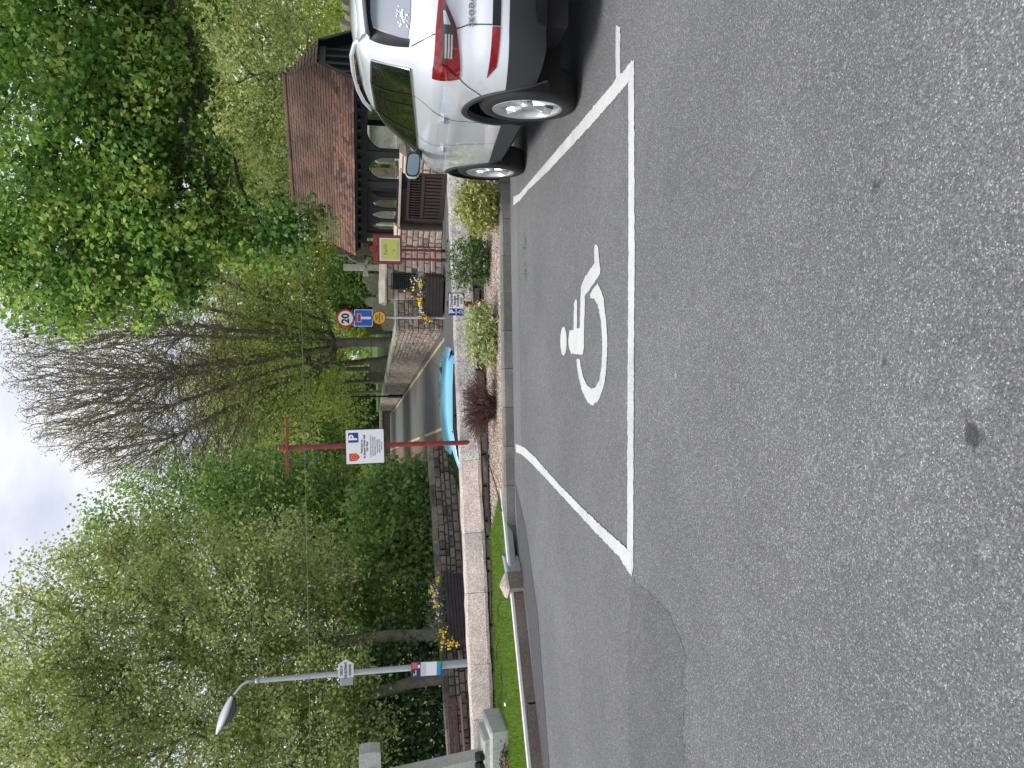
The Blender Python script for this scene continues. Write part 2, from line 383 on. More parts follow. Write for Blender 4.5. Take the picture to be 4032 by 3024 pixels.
def marking(name, pts, seed, lift=.0045, amp=.0035, step=.022):
    r_ = np.random.default_rng(seed); P = [park(x, y, lift) for x, y in pts]; o = []
    for i in range(len(P)):
        a, b = P[i], P[(i+1) % len(P)]; n = max(1, int(np.linalg.norm(b-a)/step))
        for k in range(n): o.append(a+(b-a)*k/n + np.array([*r_.normal(0, amp, 2), 0]))
    mm = MB().add(o, tessel([(q[0], q[1]) for q in o]))
    return struct(mm.build(name, M['white_paint']))
marking('bay_line', [(2474, 300), (2474, 1000), (2471, 1560), (2469, 2220), (2493, 2262), (2495, 1560), (2499, 1000), (2496, 240)], 1)
marking('bay_line', [(2497, 240), (2470, 330), (2330, 490), (2160, 672), (2083, 745), (2048, 788), (2021, 808), (2021, 776), (2045, 763), (2075, 728), (2150, 640), (2310, 452), (2420, 320), (2496, 232)], 2, lift=.0058)
marking('bay_line', [(2487, 2270), (2440, 2195), (2300, 2048), (2180, 1917), (2093, 1825), (2055, 1790), (2031, 1779), (2030, 1747), (2065, 1762), (2108, 1802), (2200, 1906), (2310, 2017), (2420, 2118), (2488, 2178)], 4, lift=.0058)
marking('bay_line', [(2424, 98), (2442, 108), (2442, 300), (2424, 318)], 5)
marking('bay_line', [(2424, -900), (2442, -900), (2442, -160), (2424, -160)], 6)
def sy(pts): return [(2150+a*.452, 900+b*.452) for a, b in pts]
wc = []
def arc(cx, cy, rx, ry, a0, a1, n=26): return [(cx+rx*math.cos(math.radians(a0+(a1-a0)*i/n)), cy+ry*math.sin(math.radians(a0+(a1-a0)*i/n))) for i in range(n+1)]
marking('wheelchair_symbol_head', sy(arc(152, 982, 28, 126, 0, 350)), 11, amp=.003)
marking('wheelchair_symbol_body', sy([(438, 135), (452, 165), (468, 310), (475, 355), (470, 395), (340, 590), (332, 850), (330, 1040), (320, 1098), (218, 1090), (198, 1030), (194, 960), (205, 890), (240, 878), (243, 660), (250, 625), (262, 610), (272, 640), (270, 868), (294, 868), (300, 600), (303, 510), (330, 440), (422, 298), (418, 200), (426, 145)]), 12, amp=.003)
marking('wheelchair_symbol_wheel', sy([(447, 483), (480, 540), (500, 610), (520, 760), (534, 960), (533, 1110), (520, 1270), (495, 1400), (455, 1500), (405, 1542), (365, 1520), (320, 1430), (290, 1320), (270, 1200), (265, 1138), (295, 1136), (306, 1210), (325, 1300), (360, 1370), (395, 1390), (430, 1385), (465, 1320), (485, 1200), (491, 1060), (486, 900), (470, 760), (450, 660), (420, 610), (385, 602), (383, 575), (400, 540)]), 13, amp=.003)
# ------------------------------------------------------------------ kerb
KH = .125
kerb = thing('kerb', 'long grey granite kerb edging the gravel bed beside the marked bay', 'kerb', tuple(kerbpt(K_LEN/2)))
stl = .478; s = -6.5; i = 0
while s < K_LEN-.05:
    e_ = min(s+stl, K_LEN); a, b = kerbpt(s+.005), kerbpt(e_-.005); m = MB(); nrm = np.array([-kd[1], kd[0], 0]); nrm = nrm if nrm[1] > 0 else -nrm
    dz = random.uniform(-.004, .004); dy = random.uniform(-.004, .004); vs = []
    for q in (a, b):
        zb = pz(q[0], q[1]); q = q + nrm*dy
        for o_, h in ((0, -.08), (.004, KH-.02), (.02, KH), (.13, KH), (.13, -.08)):
            vs.append((*(q+nrm*o_)[:2], zb+h+dz))
    fs = [(k, (k+1) % 5, (k+1) % 5+5, k+5) for k in range(5)]+[(4, 3, 2, 1, 0), (5, 6, 7, 8, 9)]
    m.add(vs, fs).build('kerb_stone', M['granite_kerb'], kerb, world=True); s = e_; i += 1
# joints behind the stones: a continuous mortar bed
m = MB(); nrm = np.array([-kd[1], kd[0], 0]); nrm = nrm if nrm[1] > 0 else -nrm; vs = []
for q in (kerbpt(-6.5), kerbpt(K_LEN)):
    zb = pz(q[0], q[1])
    for o_, h in ((.012, -.08), (.012, KH-.022), (.12, KH-.012), (.12, -.08)): vs.append((*(q+nrm*o_)[:2], zb+h))
m.add(vs, [(k, (k+1) % 4, (k+1) % 4+4, k+4) for k in range(4)]+[(3, 2, 1, 0), (4, 5, 6, 7)]).build('joint', M['mortar'], kerb, world=True)
# pale end block next to the granite bollard
q = KB; m = MB(); c1, c2 = park(2040, 2190), park(2056, 2258)
vs = []
for q in (c1, c2):
    zb = pz(q[0], q[1])
    for o_, h in ((0, -.05), (.01, .15), (.03, .165), (.16, .165), (.16, -.05)): vs.append((*(q+nrm*o_)[:2], zb+h))
tag(m.add(vs, [(k, (k+1) % 5, (k+1) % 5+5, k+5) for k in range(5)]+[(4, 3, 2, 1, 0), (5, 6, 7, 8, 9)]).build('end_block', plain('bluish_cement', (.33, .35, .38), .8, var=.15)), 'smooth bluish cement block between kerb and granite bollard', 'kerb block')

# ------------------------------------------------------------------ retaining wall with granite coping
wall = thing('boundary_wall', 'rough stone boundary wall with pink granite coping behind the gravel bed', 'wall', tuple(wallpt(W_LEN/2, .2, 1.0)))
def unit_stones(n, seed, rough=.10):
    """stones of unit size: x,z in 0..1 (face), y 0 back .. -1 front"""
    r_ = np.random.default_rng(seed); out = []
    for k in range(n):
        j = lambda a: r_.uniform(-a, a)
        m = MB(); b = [(0+j(.0), 0, 0), (1, 0, 0), (1, 0, 1), (0, 0, 1)]
        mid = [(0+abs(j(rough*.5)), -.65, abs(j(rough))), (1-abs(j(rough*.5)), -.65, abs(j(rough))), (1-abs(j(rough*.5)), -.65, 1-abs(j(rough))), (abs(j(rough*.5)), -.65, 1-abs(j(rough)))]
        i1 = .10; fr = [(i1+j(.05), -1+j(.12), i1*1.4+j(.06)), (1-i1+j(.05), -1+j(.12), i1*1.4+j(.06)), (1-i1+j(.05), -1+j(.12), 1-i1*1.4+j(.06)), (i1+j(.05), -1+j(.12), 1-i1*1.4+j(.06))]
        ce = (.5+j(.15), -1.1+j(.1), .5+j(.15))
        m.add(b+mid+fr+[ce], [(0, 1, 5, 4), (1, 2, 6, 5), (2, 3, 7, 6), (3, 0, 4, 7), (4, 5, 9, 8), (5, 6, 10, 9), (6, 7, 11, 10), (7, 4, 8, 11), (8, 9, 12), (9, 10, 12), (10, 11, 12), (11, 8, 12)])
        out.append(m.mesh('stone_piece'))
    return out
def stone_face(parent, P0, d, n, length, zf, ch, sl, mat, meshes, depth=.06, gap=.012, seed=0, skip=(), limit=300, name='stone'):
    """courses of separate stones on a vertical face. P0: foot at s=0, d along, n outwards; zf(s)->(z0,z1)"""
    r_ = np.random.default_rng(seed); cnt = 0
    zmin = min(zf(0)[0], zf(length)[0]); zmax = max(zf(0)[1], zf(length)[1]); z = zmin
    me_m = []
    for me in meshes:
        c = me.copy(); c.materials.clear(); c.materials.append(mat); me_m.append(c)
    inv = parent.matrix_basis.inverted()
    while z < zmax-.03:
        h = r_.uniform(*ch); s = -r_.uniform(0, sl[0])
        if z+h > zmax-.05: h = zmax-z
        while s < length:
            ln = r_.uniform(*sl); a, b = max(s, 0), min(s+ln, length); s += ln
            if b-a < .05: continue
            zt = min(z+h, zf((a+b)/2)[1]); zb = max(z, zf((a+b)/2)[0])
            if zt-zb < .04: continue
            if any(a < q[1] and b > q[0] and zb < q[3] and zt > q[2] for q in skip): continue
            if cnt >= limit: return cnt
            me = me_m[int(r_.integers(len(me_m)))]
            p0 = np.array(P0)+np.array(d)*(a+gap/2); dd = depth*r_.uniform(.75, 1.2)
            X = Vector(d)*(b-a-gap); Y = -Vector(n)*dd; Z = Vector((0, 0, zt-zb-gap))
            mw = Matrix(((X[0], Y[0], Z[0], p0[0]), (X[1], Y[1], Z[1], p0[1]), (X[2], Y[2], Z[2], zb+gap/2), (0, 0, 0, 1)))
            o = link(name, me, None, parent); o.matrix_basis = inv @ mw; cnt += 1
        z += h
    return cnt
ust = unit_stones(10, 3); ust_r = unit_stones(10, 5, .22)
# core
def extr(pr, s0, s1, base=wallpt):
    vs = []
    for s_ in (s0, s1):
        for o_, z_ in pr: vs.append(base(s_, o_, z_))
    k = len(pr); return vs, [(i, (i+1) % k, (i+1) % k+k, i+k) for i in range(k)]+[tuple(range(k-1, -1, -1)), tuple(range(k, 2*k))]
MB().add(*extr([(-.22, -.1), (.04, -.1), (.04, 1.30), (-.22, 1.30)], WS0, WS1)).build('wall_core', M['mortar_dark'], wall, world=True)
stone_face(wall, wallpt(WS0+.0, .045, 0), wd, wn_, WS1-WS0, lambda s_: (.92, 1.298), (.10, .19), (.16, .52), M['rubble'], ust_r, .055, .018, 11, name='rubble_stone')
# coping blocks: a steep weathered face over a small front edge
jpx = [3400, 3130, 2842, 2621, 2340, 2103, 1817, 1540, 1262, 985, 700, 420, 120]
js = [WS1]
for y_ in jpx:
    d_ = ray(1790, y_); A_ = np.array([[d_[0], -wd[0]], [d_[1], -wd[1]]]); t_ = np.linalg.solve(A_, (WR-CAMP)[:2]); js.append(t_[1])
js.append(WS0)
for k in range(len(js)-1):
    s1, s0 = js[k]-.0025, js[k+1]+.0025
    if s1-s0 < .1: continue
    n_ = 7; r_ = np.random.default_rng(100+k); dz = r_.uniform(-.005, .005); do = r_.uniform(-.006, .006)
    prof = [(-.26, 1.297), (-.26, 1.50), (-.20, CT-.005), (-.02, CT), (.015, CT-.018), (.118, 1.348), (.123, 1.340), (.123, 1.302), (.06, 1.297)]
    rows = []
    for t_ in np.linspace(0, 1, n_):
        e_ = .004*(abs(2*t_-1)**12)
        rows.append([wallpt(s0+(s1-s0)*t_, o_+do-e_+r_.normal(0, .003), z_+dz-e_+r_.normal(0, .003)) for o_, z_ in prof+[prof[0]]])
    m = MB().grid(rows); kk = len(prof)
    m.add(rows[0][:-1], [tuple(range(kk))]); m.add(rows[-1][:-1], [tuple(range(kk-1, -1, -1))])
    m.build('coping_block', M['granite_pink' if k < 7 else 'granite_lichen'], wall, world=True)
# ------------------------------------------------------------------ gravel bed, lawn and its edging
APEX = park(1969, 1932, .14)
ELIFT = .135
def edge_top(P): return np.array([P[0], P[1], pz(P[0], P[1], ELIFT)])
M['gravel'] = asphalt('pink_gravel', .16, .36, .68, cell=42, bump=1.0, patch=.2, tint=(1.12, .93, .83))
kt = [kerbpt(s_)+nrm*.12 for s_ in np.linspace(-6.5, K_LEN+.05, 20)]
wl = [wallpt(s_, .06) for s_ in np.linspace(WS0, 0, 3)]
sA = float(np.dot((APEX-WR), wd))
wl2 = [wallpt(s_, .06) for s_ in np.linspace(WS0, sA+.55, 20)]
bp_ = [*kt, EB0-en*.02, *wl2[::-1]]
def bedz(x, y): return pz(x, y, KH-.015)+.05*max(0, min(1, (y-9.3)/1.8))
struct(sheet('gravel_bed', bp_, bedz, M['gravel']))
# loose pebbles
tri_bed = []
n_p = 9000; px_ = rng.uniform(-3.2, 3.6, n_p); pt_ = rng.uniform(0, 1, n_p)
kx = np.array([q[0] for q in kt])[::-1]; ky = np.array([q[1] for q in kt])[::-1]
wx = np.array([q[0] for q in wl2])[::-1]; wy = np.array([q[1] for q in wl2])[::-1]
y0 = np.interp(px_, kx, ky); y1 = np.interp(px_, wx, wy); yy = y0+.01+(y1-y0-.03)*pt_
keep = px_ > wx.min(); px_, yy = px_[keep], yy[keep]; n_p = len(px_)
zz = np.array([bedz(a, b) for a, b in zip(px_, yy)])
oct_v = np.array([(1, 0, 0), (-1, 0, 0), (0, 1, 0), (0, -1, 0), (0, 0, .8), (0, 0, -.8)]); oct_f = np.array([(0, 2, 4), (2, 1, 4), (1, 3, 4), (3, 0, 4), (2, 0, 5), (1, 2, 5), (3, 1, 5), (0, 3, 5)])
sc = rng.uniform(.006, .017, (n_p, 1, 1)); a_ = rng.uniform(0, 6.28, n_p); ca, sa = np.cos(a_), np.sin(a_)
V = oct_v[None]*(1+rng.normal(0, .25, (n_p, 6, 3)))*sc
V = np.stack([V[..., 0]*ca[:, None]-V[..., 1]*sa[:, None], V[..., 0]*sa[:, None]+V[..., 1]*ca[:, None], V[..., 2]], -1) + np.stack([px_, yy, zz+.004], -1)[:, None]
Fq = (oct_f[None]+np.arange(n_p)[:, None, None]*6).reshape(-1, 3)
me = rawmesh('pebbles', V.reshape(-1, 3), Fq, np.repeat(rng.uniform(0, 1, n_p), 8))
pm_, pt2, pb = newmat('pebble'); at = node(pt2, 'ShaderNodeAttribute', attribute_name='rnd')
pt2.links.new(ramp(pt2, [(0, (.20, .14, .11)), (.3, (.36, .26, .21)), (.6, (.50, .37, .30)), (.85, (.58, .49, .42)), (1, (.68, .63, .58))], at.outputs['Fac']), pb.inputs['Base Color']); pb.inputs['Roughness'].default_value = .8
tag(link('loose_gravel', me, pm_, None, 'stuff'), 'loose pink and buff gravel covering the planting bed', 'gravel')
# lawn
lawn_poly = [APEX, EB0-en*.03, *[EB0+ed*t_-en*.03 for t_ in np.linspace(.5, EL+7, 8)], *[wallpt(s_, .06) for s_ in np.linspace(W_LEN+8.5, sA+.5, 16)]]
def lawnz(x, y):
    return pz(x, y, ELIFT-.02)+.035*max(0, min(1, (y-8.6)/1.5))
def fine_sheet(poly, zf, step):
    from mathutils.geometry import delaunay_2d_cdt
    xs = [p_[0] for p_ in poly]; ys = [p_[1] for p_ in poly]
    pts = [Vector((p_[0], p_[1])) for p_ in poly]; n0 = len(pts)
    for x in np.arange(min(xs), max(xs), step):
        for y in np.arange(min(ys), max(ys), step):
            pts.append(Vector((x+random.uniform(-.2, .2)*step, y+random.uniform(-.2, .2)*step)))
    r_ = delaunay_2d_cdt(pts, [], [list(range(n0))], 1, 1e-4)
    return [(v[0], v[1], zf(v[0], v[1])) for v in r_[0]], [tuple(f) for f in r_[2]]
v_, f_ = fine_sheet(lawn_poly, lambda x, y: lawnz(x, y)+.008*math.sin(x*5+y*3), .35)
struct(MB().add(v_, f_).build('lawn', M['grass']))
# grass blades
tr = np.array([[v_[i] for i in f[:3]] for f in f_ if len(f) == 3]); tr = tr[tr[:, :, 0].mean(1) > -6.6]
ar = np.linalg.norm(np.cross(tr[:, 1]-tr[:, 0], tr[:, 2]-tr[:, 0]), axis=1)
NB = 60000; pick = rng.choice(len(tr), NB, p=ar/ar.sum()); a, b = rng.uniform(0, 1, (2, NB)); fl = a+b > 1; a[fl], b[fl] = 1-a[fl], 1-b[fl]
Pb = tr[pick, 0]+(tr[pick, 1]-tr[pick, 0])*a[:, None]+(tr[pick, 2]-tr[pick, 0])*b[:, None]
q = rng.uniform(0, 6.28, NB); h = rng.uniform(.018, .05, NB); wv = rng.uniform(.002, .004, NB)
si = np.stack([np.cos(q), np.sin(q), 0*q], -1)*wv[:, None]; tip = Pb+np.stack([rng.normal(0, .015, NB), rng.normal(0, .015, NB), h], -1)
V = np.stack([Pb-si, Pb+si, tip], 1).reshape(-1, 3); me = rawmesh('grass', V, np.arange(3*NB).reshape(-1, 3), rng.uniform(0, 1, NB))
M['blade'] = leafmat('grass_blade', [(.075, .14, .014), (.125, .23, .025), (.19, .32, .04), (.26, .35, .07)], .3)
tag(link('grass', me, M['blade'], None, 'stuff'), 'short bright green grass of the memorial lawn', 'grass')
# low granite edging with a white painted arris
edging = thing('lawn_edging', 'low brown granite edging with white top along the memorial lawn', 'edging', tuple(EB0))
M['granite_brown'] = stone('brown_granite', [(.15, .115, .09), (.21, .17, .14), (.26, .215, .18)], 60, .3, speck=150, rnd=.3)
M['white_edge'] = plain('white_edge_paint', (.72, .72, .68), .7, var=.1)
cuts = [.17, 1.45, 3.9, 6.3, 8.5, EL+7]
for k in range(len(cuts)-1):
    m = MB(); vs = []
    for t_ in (cuts[k]+.012, cuts[k+1]-.012):
        q = EB0+ed*t_; zb = pz(q[0], q[1])
        for o_, h_ in ((0, -.08), (-.004, ELIFT-.02), (-.10, ELIFT-.02), (-.10, -.08)): vs.append((*(q+en*o_)[:2], zb+h_))
    m.add(vs, [(i, (i+1) % 4, (i+1) % 4+4, i+4) for i in range(4)]+[(3, 2, 1, 0), (4, 5, 6, 7)]).build('edging_slab', M['granite_brown'], edging, world=True)
def ribbon(pts, w_, z0, z1): pass
edge_line = [APEX+np.array([-.0, 0, 0]), EB0-en*.02]
pts = [edge_top(APEX), edge_top(APEX+(EB0-APEX)*.5), edge_top(EB0-en*.04), edge_top(EB0+ed*EL*.5-en*.04), edge_top(EB0+ed*EL-en*.04), edge_top(EB0+ed*(EL+7)-en*.04)]
m = MB()
for a, b in zip(pts[:-1], pts[1:]):
    d_ = (b-a); d_ = d_/np.linalg.norm(d_); nn = np.array([d_[1], -d_[0], 0]); nn = nn if nn[1] < 0 else -nn
    vs = []
    for q_ in (a, b):
        for o_, h_ in ((.041, -.02), (.038, .004), (-.012, .008), (-.03, -.10)): vs.append(tuple(q_+nn*o_+np.array([0, 0, h_])))
    m.add(vs, [(i, (i+1) % 4, (i+1) % 4+4, i+4) for i in range(4)]+[(3, 2, 1, 0), (4, 5, 6, 7)])
m.build('white_rim', M['white_edge'], edging, world=True)
# squat granite bollard with a pyramid top
bc = (park(2056, 2262)+park(2064, 2338))/2 + np.array([-.02, .09, 0]); zb = pz(bc[0], bc[1])
bt = thing('granite_bollard', 'squat square pink granite bollard with pyramid cap at the lawn corner', 'bollard', (bc[0], bc[1], zb), math.atan2(ed[1], ed[0])+math.pi)
MB().add([(-.105, -.105, -.1), (.105, -.105, -.1), (.105, .105, -.1), (-.105, .105, -.1), (-.105, -.105, .17), (.105, -.105, .17), (.105, .105, .17), (-.105, .105, .17)],
         [(0, 1, 5, 4), (1, 2, 6, 5), (2, 3, 7, 6), (3, 0, 4, 7), (3, 2, 1, 0), (4, 5, 6, 7)]).build('shaft', M['granite_brown'], bt)
MB().add([(-.112, -.112, .172), (.112, -.112, .172), (.112, .112, .172), (-.112, .112, .172), (-.10, -.10, .20), (.10, -.10, .20), (.10, .10, .20), (-.10, .10, .20), (-.018, -.018, .255), (.018, -.018, .255), (.018, .018, .255), (-.018, .018, .255)],
         [(0, 1, 5, 4), (1, 2, 6, 5), (2, 3, 7, 6), (3, 0, 4, 7), (4, 5, 9, 8), (5, 6, 10, 9), (6, 7, 11, 10), (7, 4, 8, 11), (8, 9, 10, 11), (3, 2, 1, 0)]).build('cap', M['granite_pink'], bt)
# ------------------------------------------------------------------ lower road behind the wall, lane, pavement
struct(MB().add([(-70, 10.2, 0), (70, 10.2, 0), (70, 34, 0), (-70, 34, 0)], [(0, 1, 2, 3)]).build('road', M['asphalt_road']))
LD = ray(1404, 1825); LD = np.array([LD[0], LD[1], 0]); LD /= np.linalg.norm(LD)      # direction of the lane
LNN = np.array([LD[1], -LD[0], 0])                                                    # to its right
LR0 = onz(1750, 1334, 0); LL0 = onz(1750, 1685, 0)
LR1 = onz(1546, 1624, 0); LFAR = float(np.dot(LR1-LR0, LD))
a0, a1 = LL0-LNN*.12-LD*8, LR0+LNN*.3-LD*8
P = [a0, a1, a1+LD*(LFAR+28), a0+LD*(LFAR+28)]
P = [np.array([q[0], q[1], .004]) for q in P]
struct(MB().add(P, [(0, 1, 2, 3)]).build('lane', M['asphalt_road']))
M['yellow_paint'] = plain('yellow_line_paint', (.60, .48, .24), .7, var=.2, vscale=30)
def strip(name, A, B, w_, z, mat, n=24, wob=.0, seed=0):
    r_ = np.random.default_rng(seed); A, B = np.array(A), np.array(B); d_ = B-A; d_[2] = 0; nn = np.array([d_[1], -d_[0], 0])/np.linalg.norm(d_); rows = []
    for t_ in np.linspace(0, 1, n):
        q_ = A+(B-A)*t_; rows.append([(*(q_-nn*(w_/2+r_.normal(0, wob)))[:2], z), (*(q_+nn*(w_/2+r_.normal(0, wob)))[:2], z)])
    return struct(MB().grid(rows).build(name, mat))
strip('yellow_line', LR0, LR1, .11, .008, M['yellow_paint'], 60, .012, 1)
LL1 = onz(1531, 1774, 0)
strip('yellow_line', LL0-LD*1.2, LL1, .11, .008, M['yellow_paint'], 60, .014, 2)
# brown verge left of the lane
strip('verge', LL0-LNN*.75-LD*1.5, LL1-LNN*.75, 1.25, .012, plain('brown_verge', (.20, .14, .10), .95, var=.4, vscale=3, bump=.5), 20, .08, 3)
# pavement in front of the left wall
LW0, LW1 = onz(1808, 1905, 0), aty(1765, 3024, 18.9); LW1[2] = 0
LW0 = np.array([LW0[0], LW0[1], 0]); LW0 = LW0-(LW1-LW0)/np.linalg.norm(LW1-LW0)*1.35; lwd = (LW1-LW0)/np.linalg.norm(LW1-LW0); lwn = np.array([lwd[1], -lwd[0], 0]); lwn = lwn if lwn[1] < 0 else -lwn
a, b = LW0-lwd*.2, LW1+lwd*14
pv = [a+lwn*.03, b+lwn*.03, b+lwn*1.7, a+lwn*1.5, a+lwn*1.0-lwd*.4]
struct(MB().prism([(q[0], q[1]) for q in pv], -.05, .09).build('pavement', plain('pavement', (.21, .21, .205), .9, var=.18, vscale=6, bump=.2)))
# ================================================================== churchyard side
Z3 = np.array([0, 0, 1.])
def solid_wall(parent, name, P0, P1, thick, z0, zt0, zt1, mat, back):
    """wall core from P0 to P1; back: unit vector away from its face"""
    vs = []
    for q, zt in ((P0, zt0), (P1, zt1)):
        q = np.array(q, float)
        for o_, z_ in ((0, z0), (0, zt), (thick, zt), (thick, z0)): vs.append((*(q+np.array(back)*o_)[:2], z_))
    return MB().add(vs, [(i, (i+1) % 4, (i+1) % 4+4, i+4) for i in range(4)]+[(3, 2, 1, 0), (4, 5, 6, 7)]).build(name, mat, parent, world=True)
def cap_stones(parent, P0, P1, back, z0, z1, over, thick, hgt, ln, mat, seed=0, ridge=0.0, name='cap_stone'):
    r_ = np.random.default_rng(seed); P0 = np.array(P0, float); P1 = np.array(P1, float); d_ = P1-P0; d_[2] = 0; LN = np.linalg.norm(d_); d_ = d_/LN; b_ = np.array(back); s_ = 0
    while s_ < LN-.03:
        e_ = min(LN, s_+r_.uniform(*ln)); vs = []
        if LN-e_ < .15: e_ = LN
        jz = r_.uniform(-.012, .012)
        for q in (s_+.004, e_-.004):
            p_ = P0+d_*q; z_ = z0+(z1-z0)*q/LN+jz
            for o_, h_ in ((-over, 0), (-over+.01, hgt*(.5 if ridge else .9)), (thick*.5, hgt+ridge), (thick+over-.01, hgt*(.5 if ridge else .9)), (thick+over, 0)):
                vs.append((*(p_+b_*(o_+r_.normal(0, .006)))[:2], z_+h_+r_.normal(0, .004)))
        MB().add(vs, [(i, (i+1) % 5, (i+1) % 5+5, i+5) for i in range(5)]+[(4, 3, 2, 1, 0), (5, 6, 7, 8, 9)]).build(name, mat, parent, world=True)
        s_ = e_
M['cap_grey'] = stone('weathered_cap', [(.24, .23, .19), (.36, .34, .29), (.46, .43, .37)], 20, .4, rnd=.3)
M['ashlar'] = stone('pink_ashlar', [(.42, .34, .29), (.56, .47, .41), (.64, .55, .48)], 40, .25, rnd=.45)
# lane wall (runs away along the lane) and its short front return
cw = thing('churchyard_wall', 'long pinkish rubble wall of the churchyard running along the lane', 'wall', (2.0, 27, 0))
A0 = onz(1745, 1301, 0); A0[2] = 0
A1 = A0+LD*(LFAR+1.5)
solid_wall(cw, 'wall_core', A0, A1, .45, -.1, 1.56, 1.0, M['mortar'], LNN)
stone_face(cw, A0, LD, -LNN, 7.0, lambda s_: (0, 1.56-.56*s_/LFAR), (.11, .2), (.18, .42), M['rubble_pink'], ust_r, .05, .02, 21, limit=290)
# rest of the long face: rough stones merged
r_ = np.random.default_rng(5); mm = MB(); 
for s_ in np.arange(7.0, LFAR, .42):
    z_ = 0; top = 1.56-.56*s_/LFAR
    while z_ < top-.1:
        h_ = r_.uniform(.13, .22); p_ = A0+LD*(s_+r_.uniform(-.06, .06)); q_ = p_+LD*.39; o_ = -LNN*.05*r_.uniform(.6, 1.3); i_ = .03
        mm.add([(*p_[:2], z_+.01), (*q_[:2], z_+.01), (*q_[:2], z_+h_), (*p_[:2], z_+h_), (*(p_+o_+LD*i_)[:2], z_+.03), (*(q_+o_-LD*i_)[:2], z_+.03), (*(q_+o_-LD*i_)[:2], z_+h_-.02), (*(p_+o_+LD*i_)[:2], z_+h_-.02)],
               [(4, 5, 6, 7), (0, 1, 5, 4), (1, 2, 6, 5), (2, 3, 7, 6), (3, 0, 4, 7)]); z_ += h_
mm.build('distant_stonework', M['rubble_pink'], cw, world=True, kind='stuff')
cap_stones(cw, A0-LD*.05, A1, LNN, 1.565, 1.005, .05, .45, .10, (.6, 1.1), M['cap_grey'], 4)
PX0, PX1, PY = 2.99, 4.85, 27.0
F0 = np.array([PX0, PY+.05, 0]); fd = (A0-F0); fL = np.linalg.norm(fd); fd = fd/fL; fb = np.array([-fd[1], fd[0], 0]); fb = fb if fb[1] > 0 else -fb
solid_wall(cw, 'return_core', F0, A0, .4, -.1, 1.56, 1.56, M['mortar'], fb)
stone_face(cw, F0, fd, -fb, fL, lambda s_: (0, 1.56), (.10, .22), (.14, .42), M['rubble_pink'], ust_r, .05, .018, 22, name='return_stone')
cap_stones(cw, F0, A0+fd*.05, fb, 1.565, 1.565, .05, .4, .10, (.5, .9), M['cap_grey'], 5)
# twin plaque on the lane wall
pq = onz(1609, 1325, 1.05); s_ = float(np.dot(pq-A0, LD)); s_ = 3.0; pc = A0+LD*s_-LNN*.075; 
pw = Matrix.Translation(Vector((pc[0], pc[1], 1.08))) @ Matrix(((LD[0], 0, -LNN[0], 0), (LD[1], 0, -LNN[1], 0), (0, 1, 0, 0), (0, 0, 0, 1)))
pl = thing('wall_plaque', 'small grey twin notice plaque fixed to the lane wall', 'plaque', M=pw)
MB().box((0, 0, 0), (.62, .40, .02)).build('frame', plain('plaque_frame', (.45, .50, .50), .5), pl)
for k in (-1, 1): MB().box((k*.145, 0, .014), (.25, .32, .012)).build('panel', plain('plaque_panel', (.26, .31, .32), .4), pl)
# pier with a lattice window
pr = thing('lattice_pier', 'square-dressed pink stone pier with dark lattice window and pale cap', 'pier', (3.6, PY, 0))
solid_wall(pr, 'pier_core', (PX0, PY, 0), (PX1, PY, 0), 1.2, -.1, 1.93, 1.93, M['mortar'], (0, 1, 0))
wx0 = aty(1590, 1138, PY)[0]; wx1 = aty(1590, 1078, PY)[0]; wz1 = aty(1540, 1100, PY)[2]; wz0 = aty(1636, 1100, PY)[2]
stone_face(pr, (PX0, PY, 0), (1, 0, 0), (0, -1, 0), PX1-PX0, lambda s_: (0, 1.70), (.17, .26), (.2, .5), M['ashlar'], ust, .05, .012, 23, skip=[(wx0-PX0, wx1-PX0, wz0, wz1)], name='ashlar_stone')
stone_face(pr, (PX0, PY, 0), (1, 0, 0), (0, -1, 0), PX1-PX0, lambda s_: (1.715, 1.93), (.2, .22), (.45, .8), M['ashlar'], ust, .05, .010, 24, name='lintel_stone')
cap_stones(pr, (PX0-.08, PY-.06, 0), (PX1, PY-.06, 0), (0, 1, 0), 1.935, 1.935, .06, 1.25, .12, (.7, 1.0), M['cap_grey'], 8, ridge=.14)
lt = MB().box(((wx0+wx1)/2, PY-.01, (wz0+wz1)/2), (wx1-wx0, .02, wz1-wz0)).build('window_recess', plain('dark_void', (.006, .007, .008), .8), pr, world=True)
mtl = plain('lattice_green', (.025, .045, .045), .5)
for x_ in np.linspace(wx0, wx1, 9): MB().box((x_, PY-.055, (wz0+wz1)/2), (.022, .018, wz1-wz0)).build('lattice_bar', mtl, pr, world=True)
for z_ in np.linspace(wz0, wz1, 13): MB().box(((wx0+wx1)/2, PY-.07, z_), (wx1-wx0, .012, .02)).build('lattice_bar', mtl, pr, world=True)
# raised churchyard ground
cy = [A0+LNN*.4, A0+LNN*.4+LD*(LFAR+40), np.array([70, 90, 0]), np.array([70, 24, 0]), np.array([14, 24.6, 0]), np.array([12.1, 26.1, 0]), np.array([7.8, 30.4, 0]), np.array([5.2, 29.2, 0]), np.array([3, 27.5, 0])]
struct(MB().prism([(q[0], q[1]) for q in cy], -.1, 1.15).build('churchyard_ground', M['grass']))
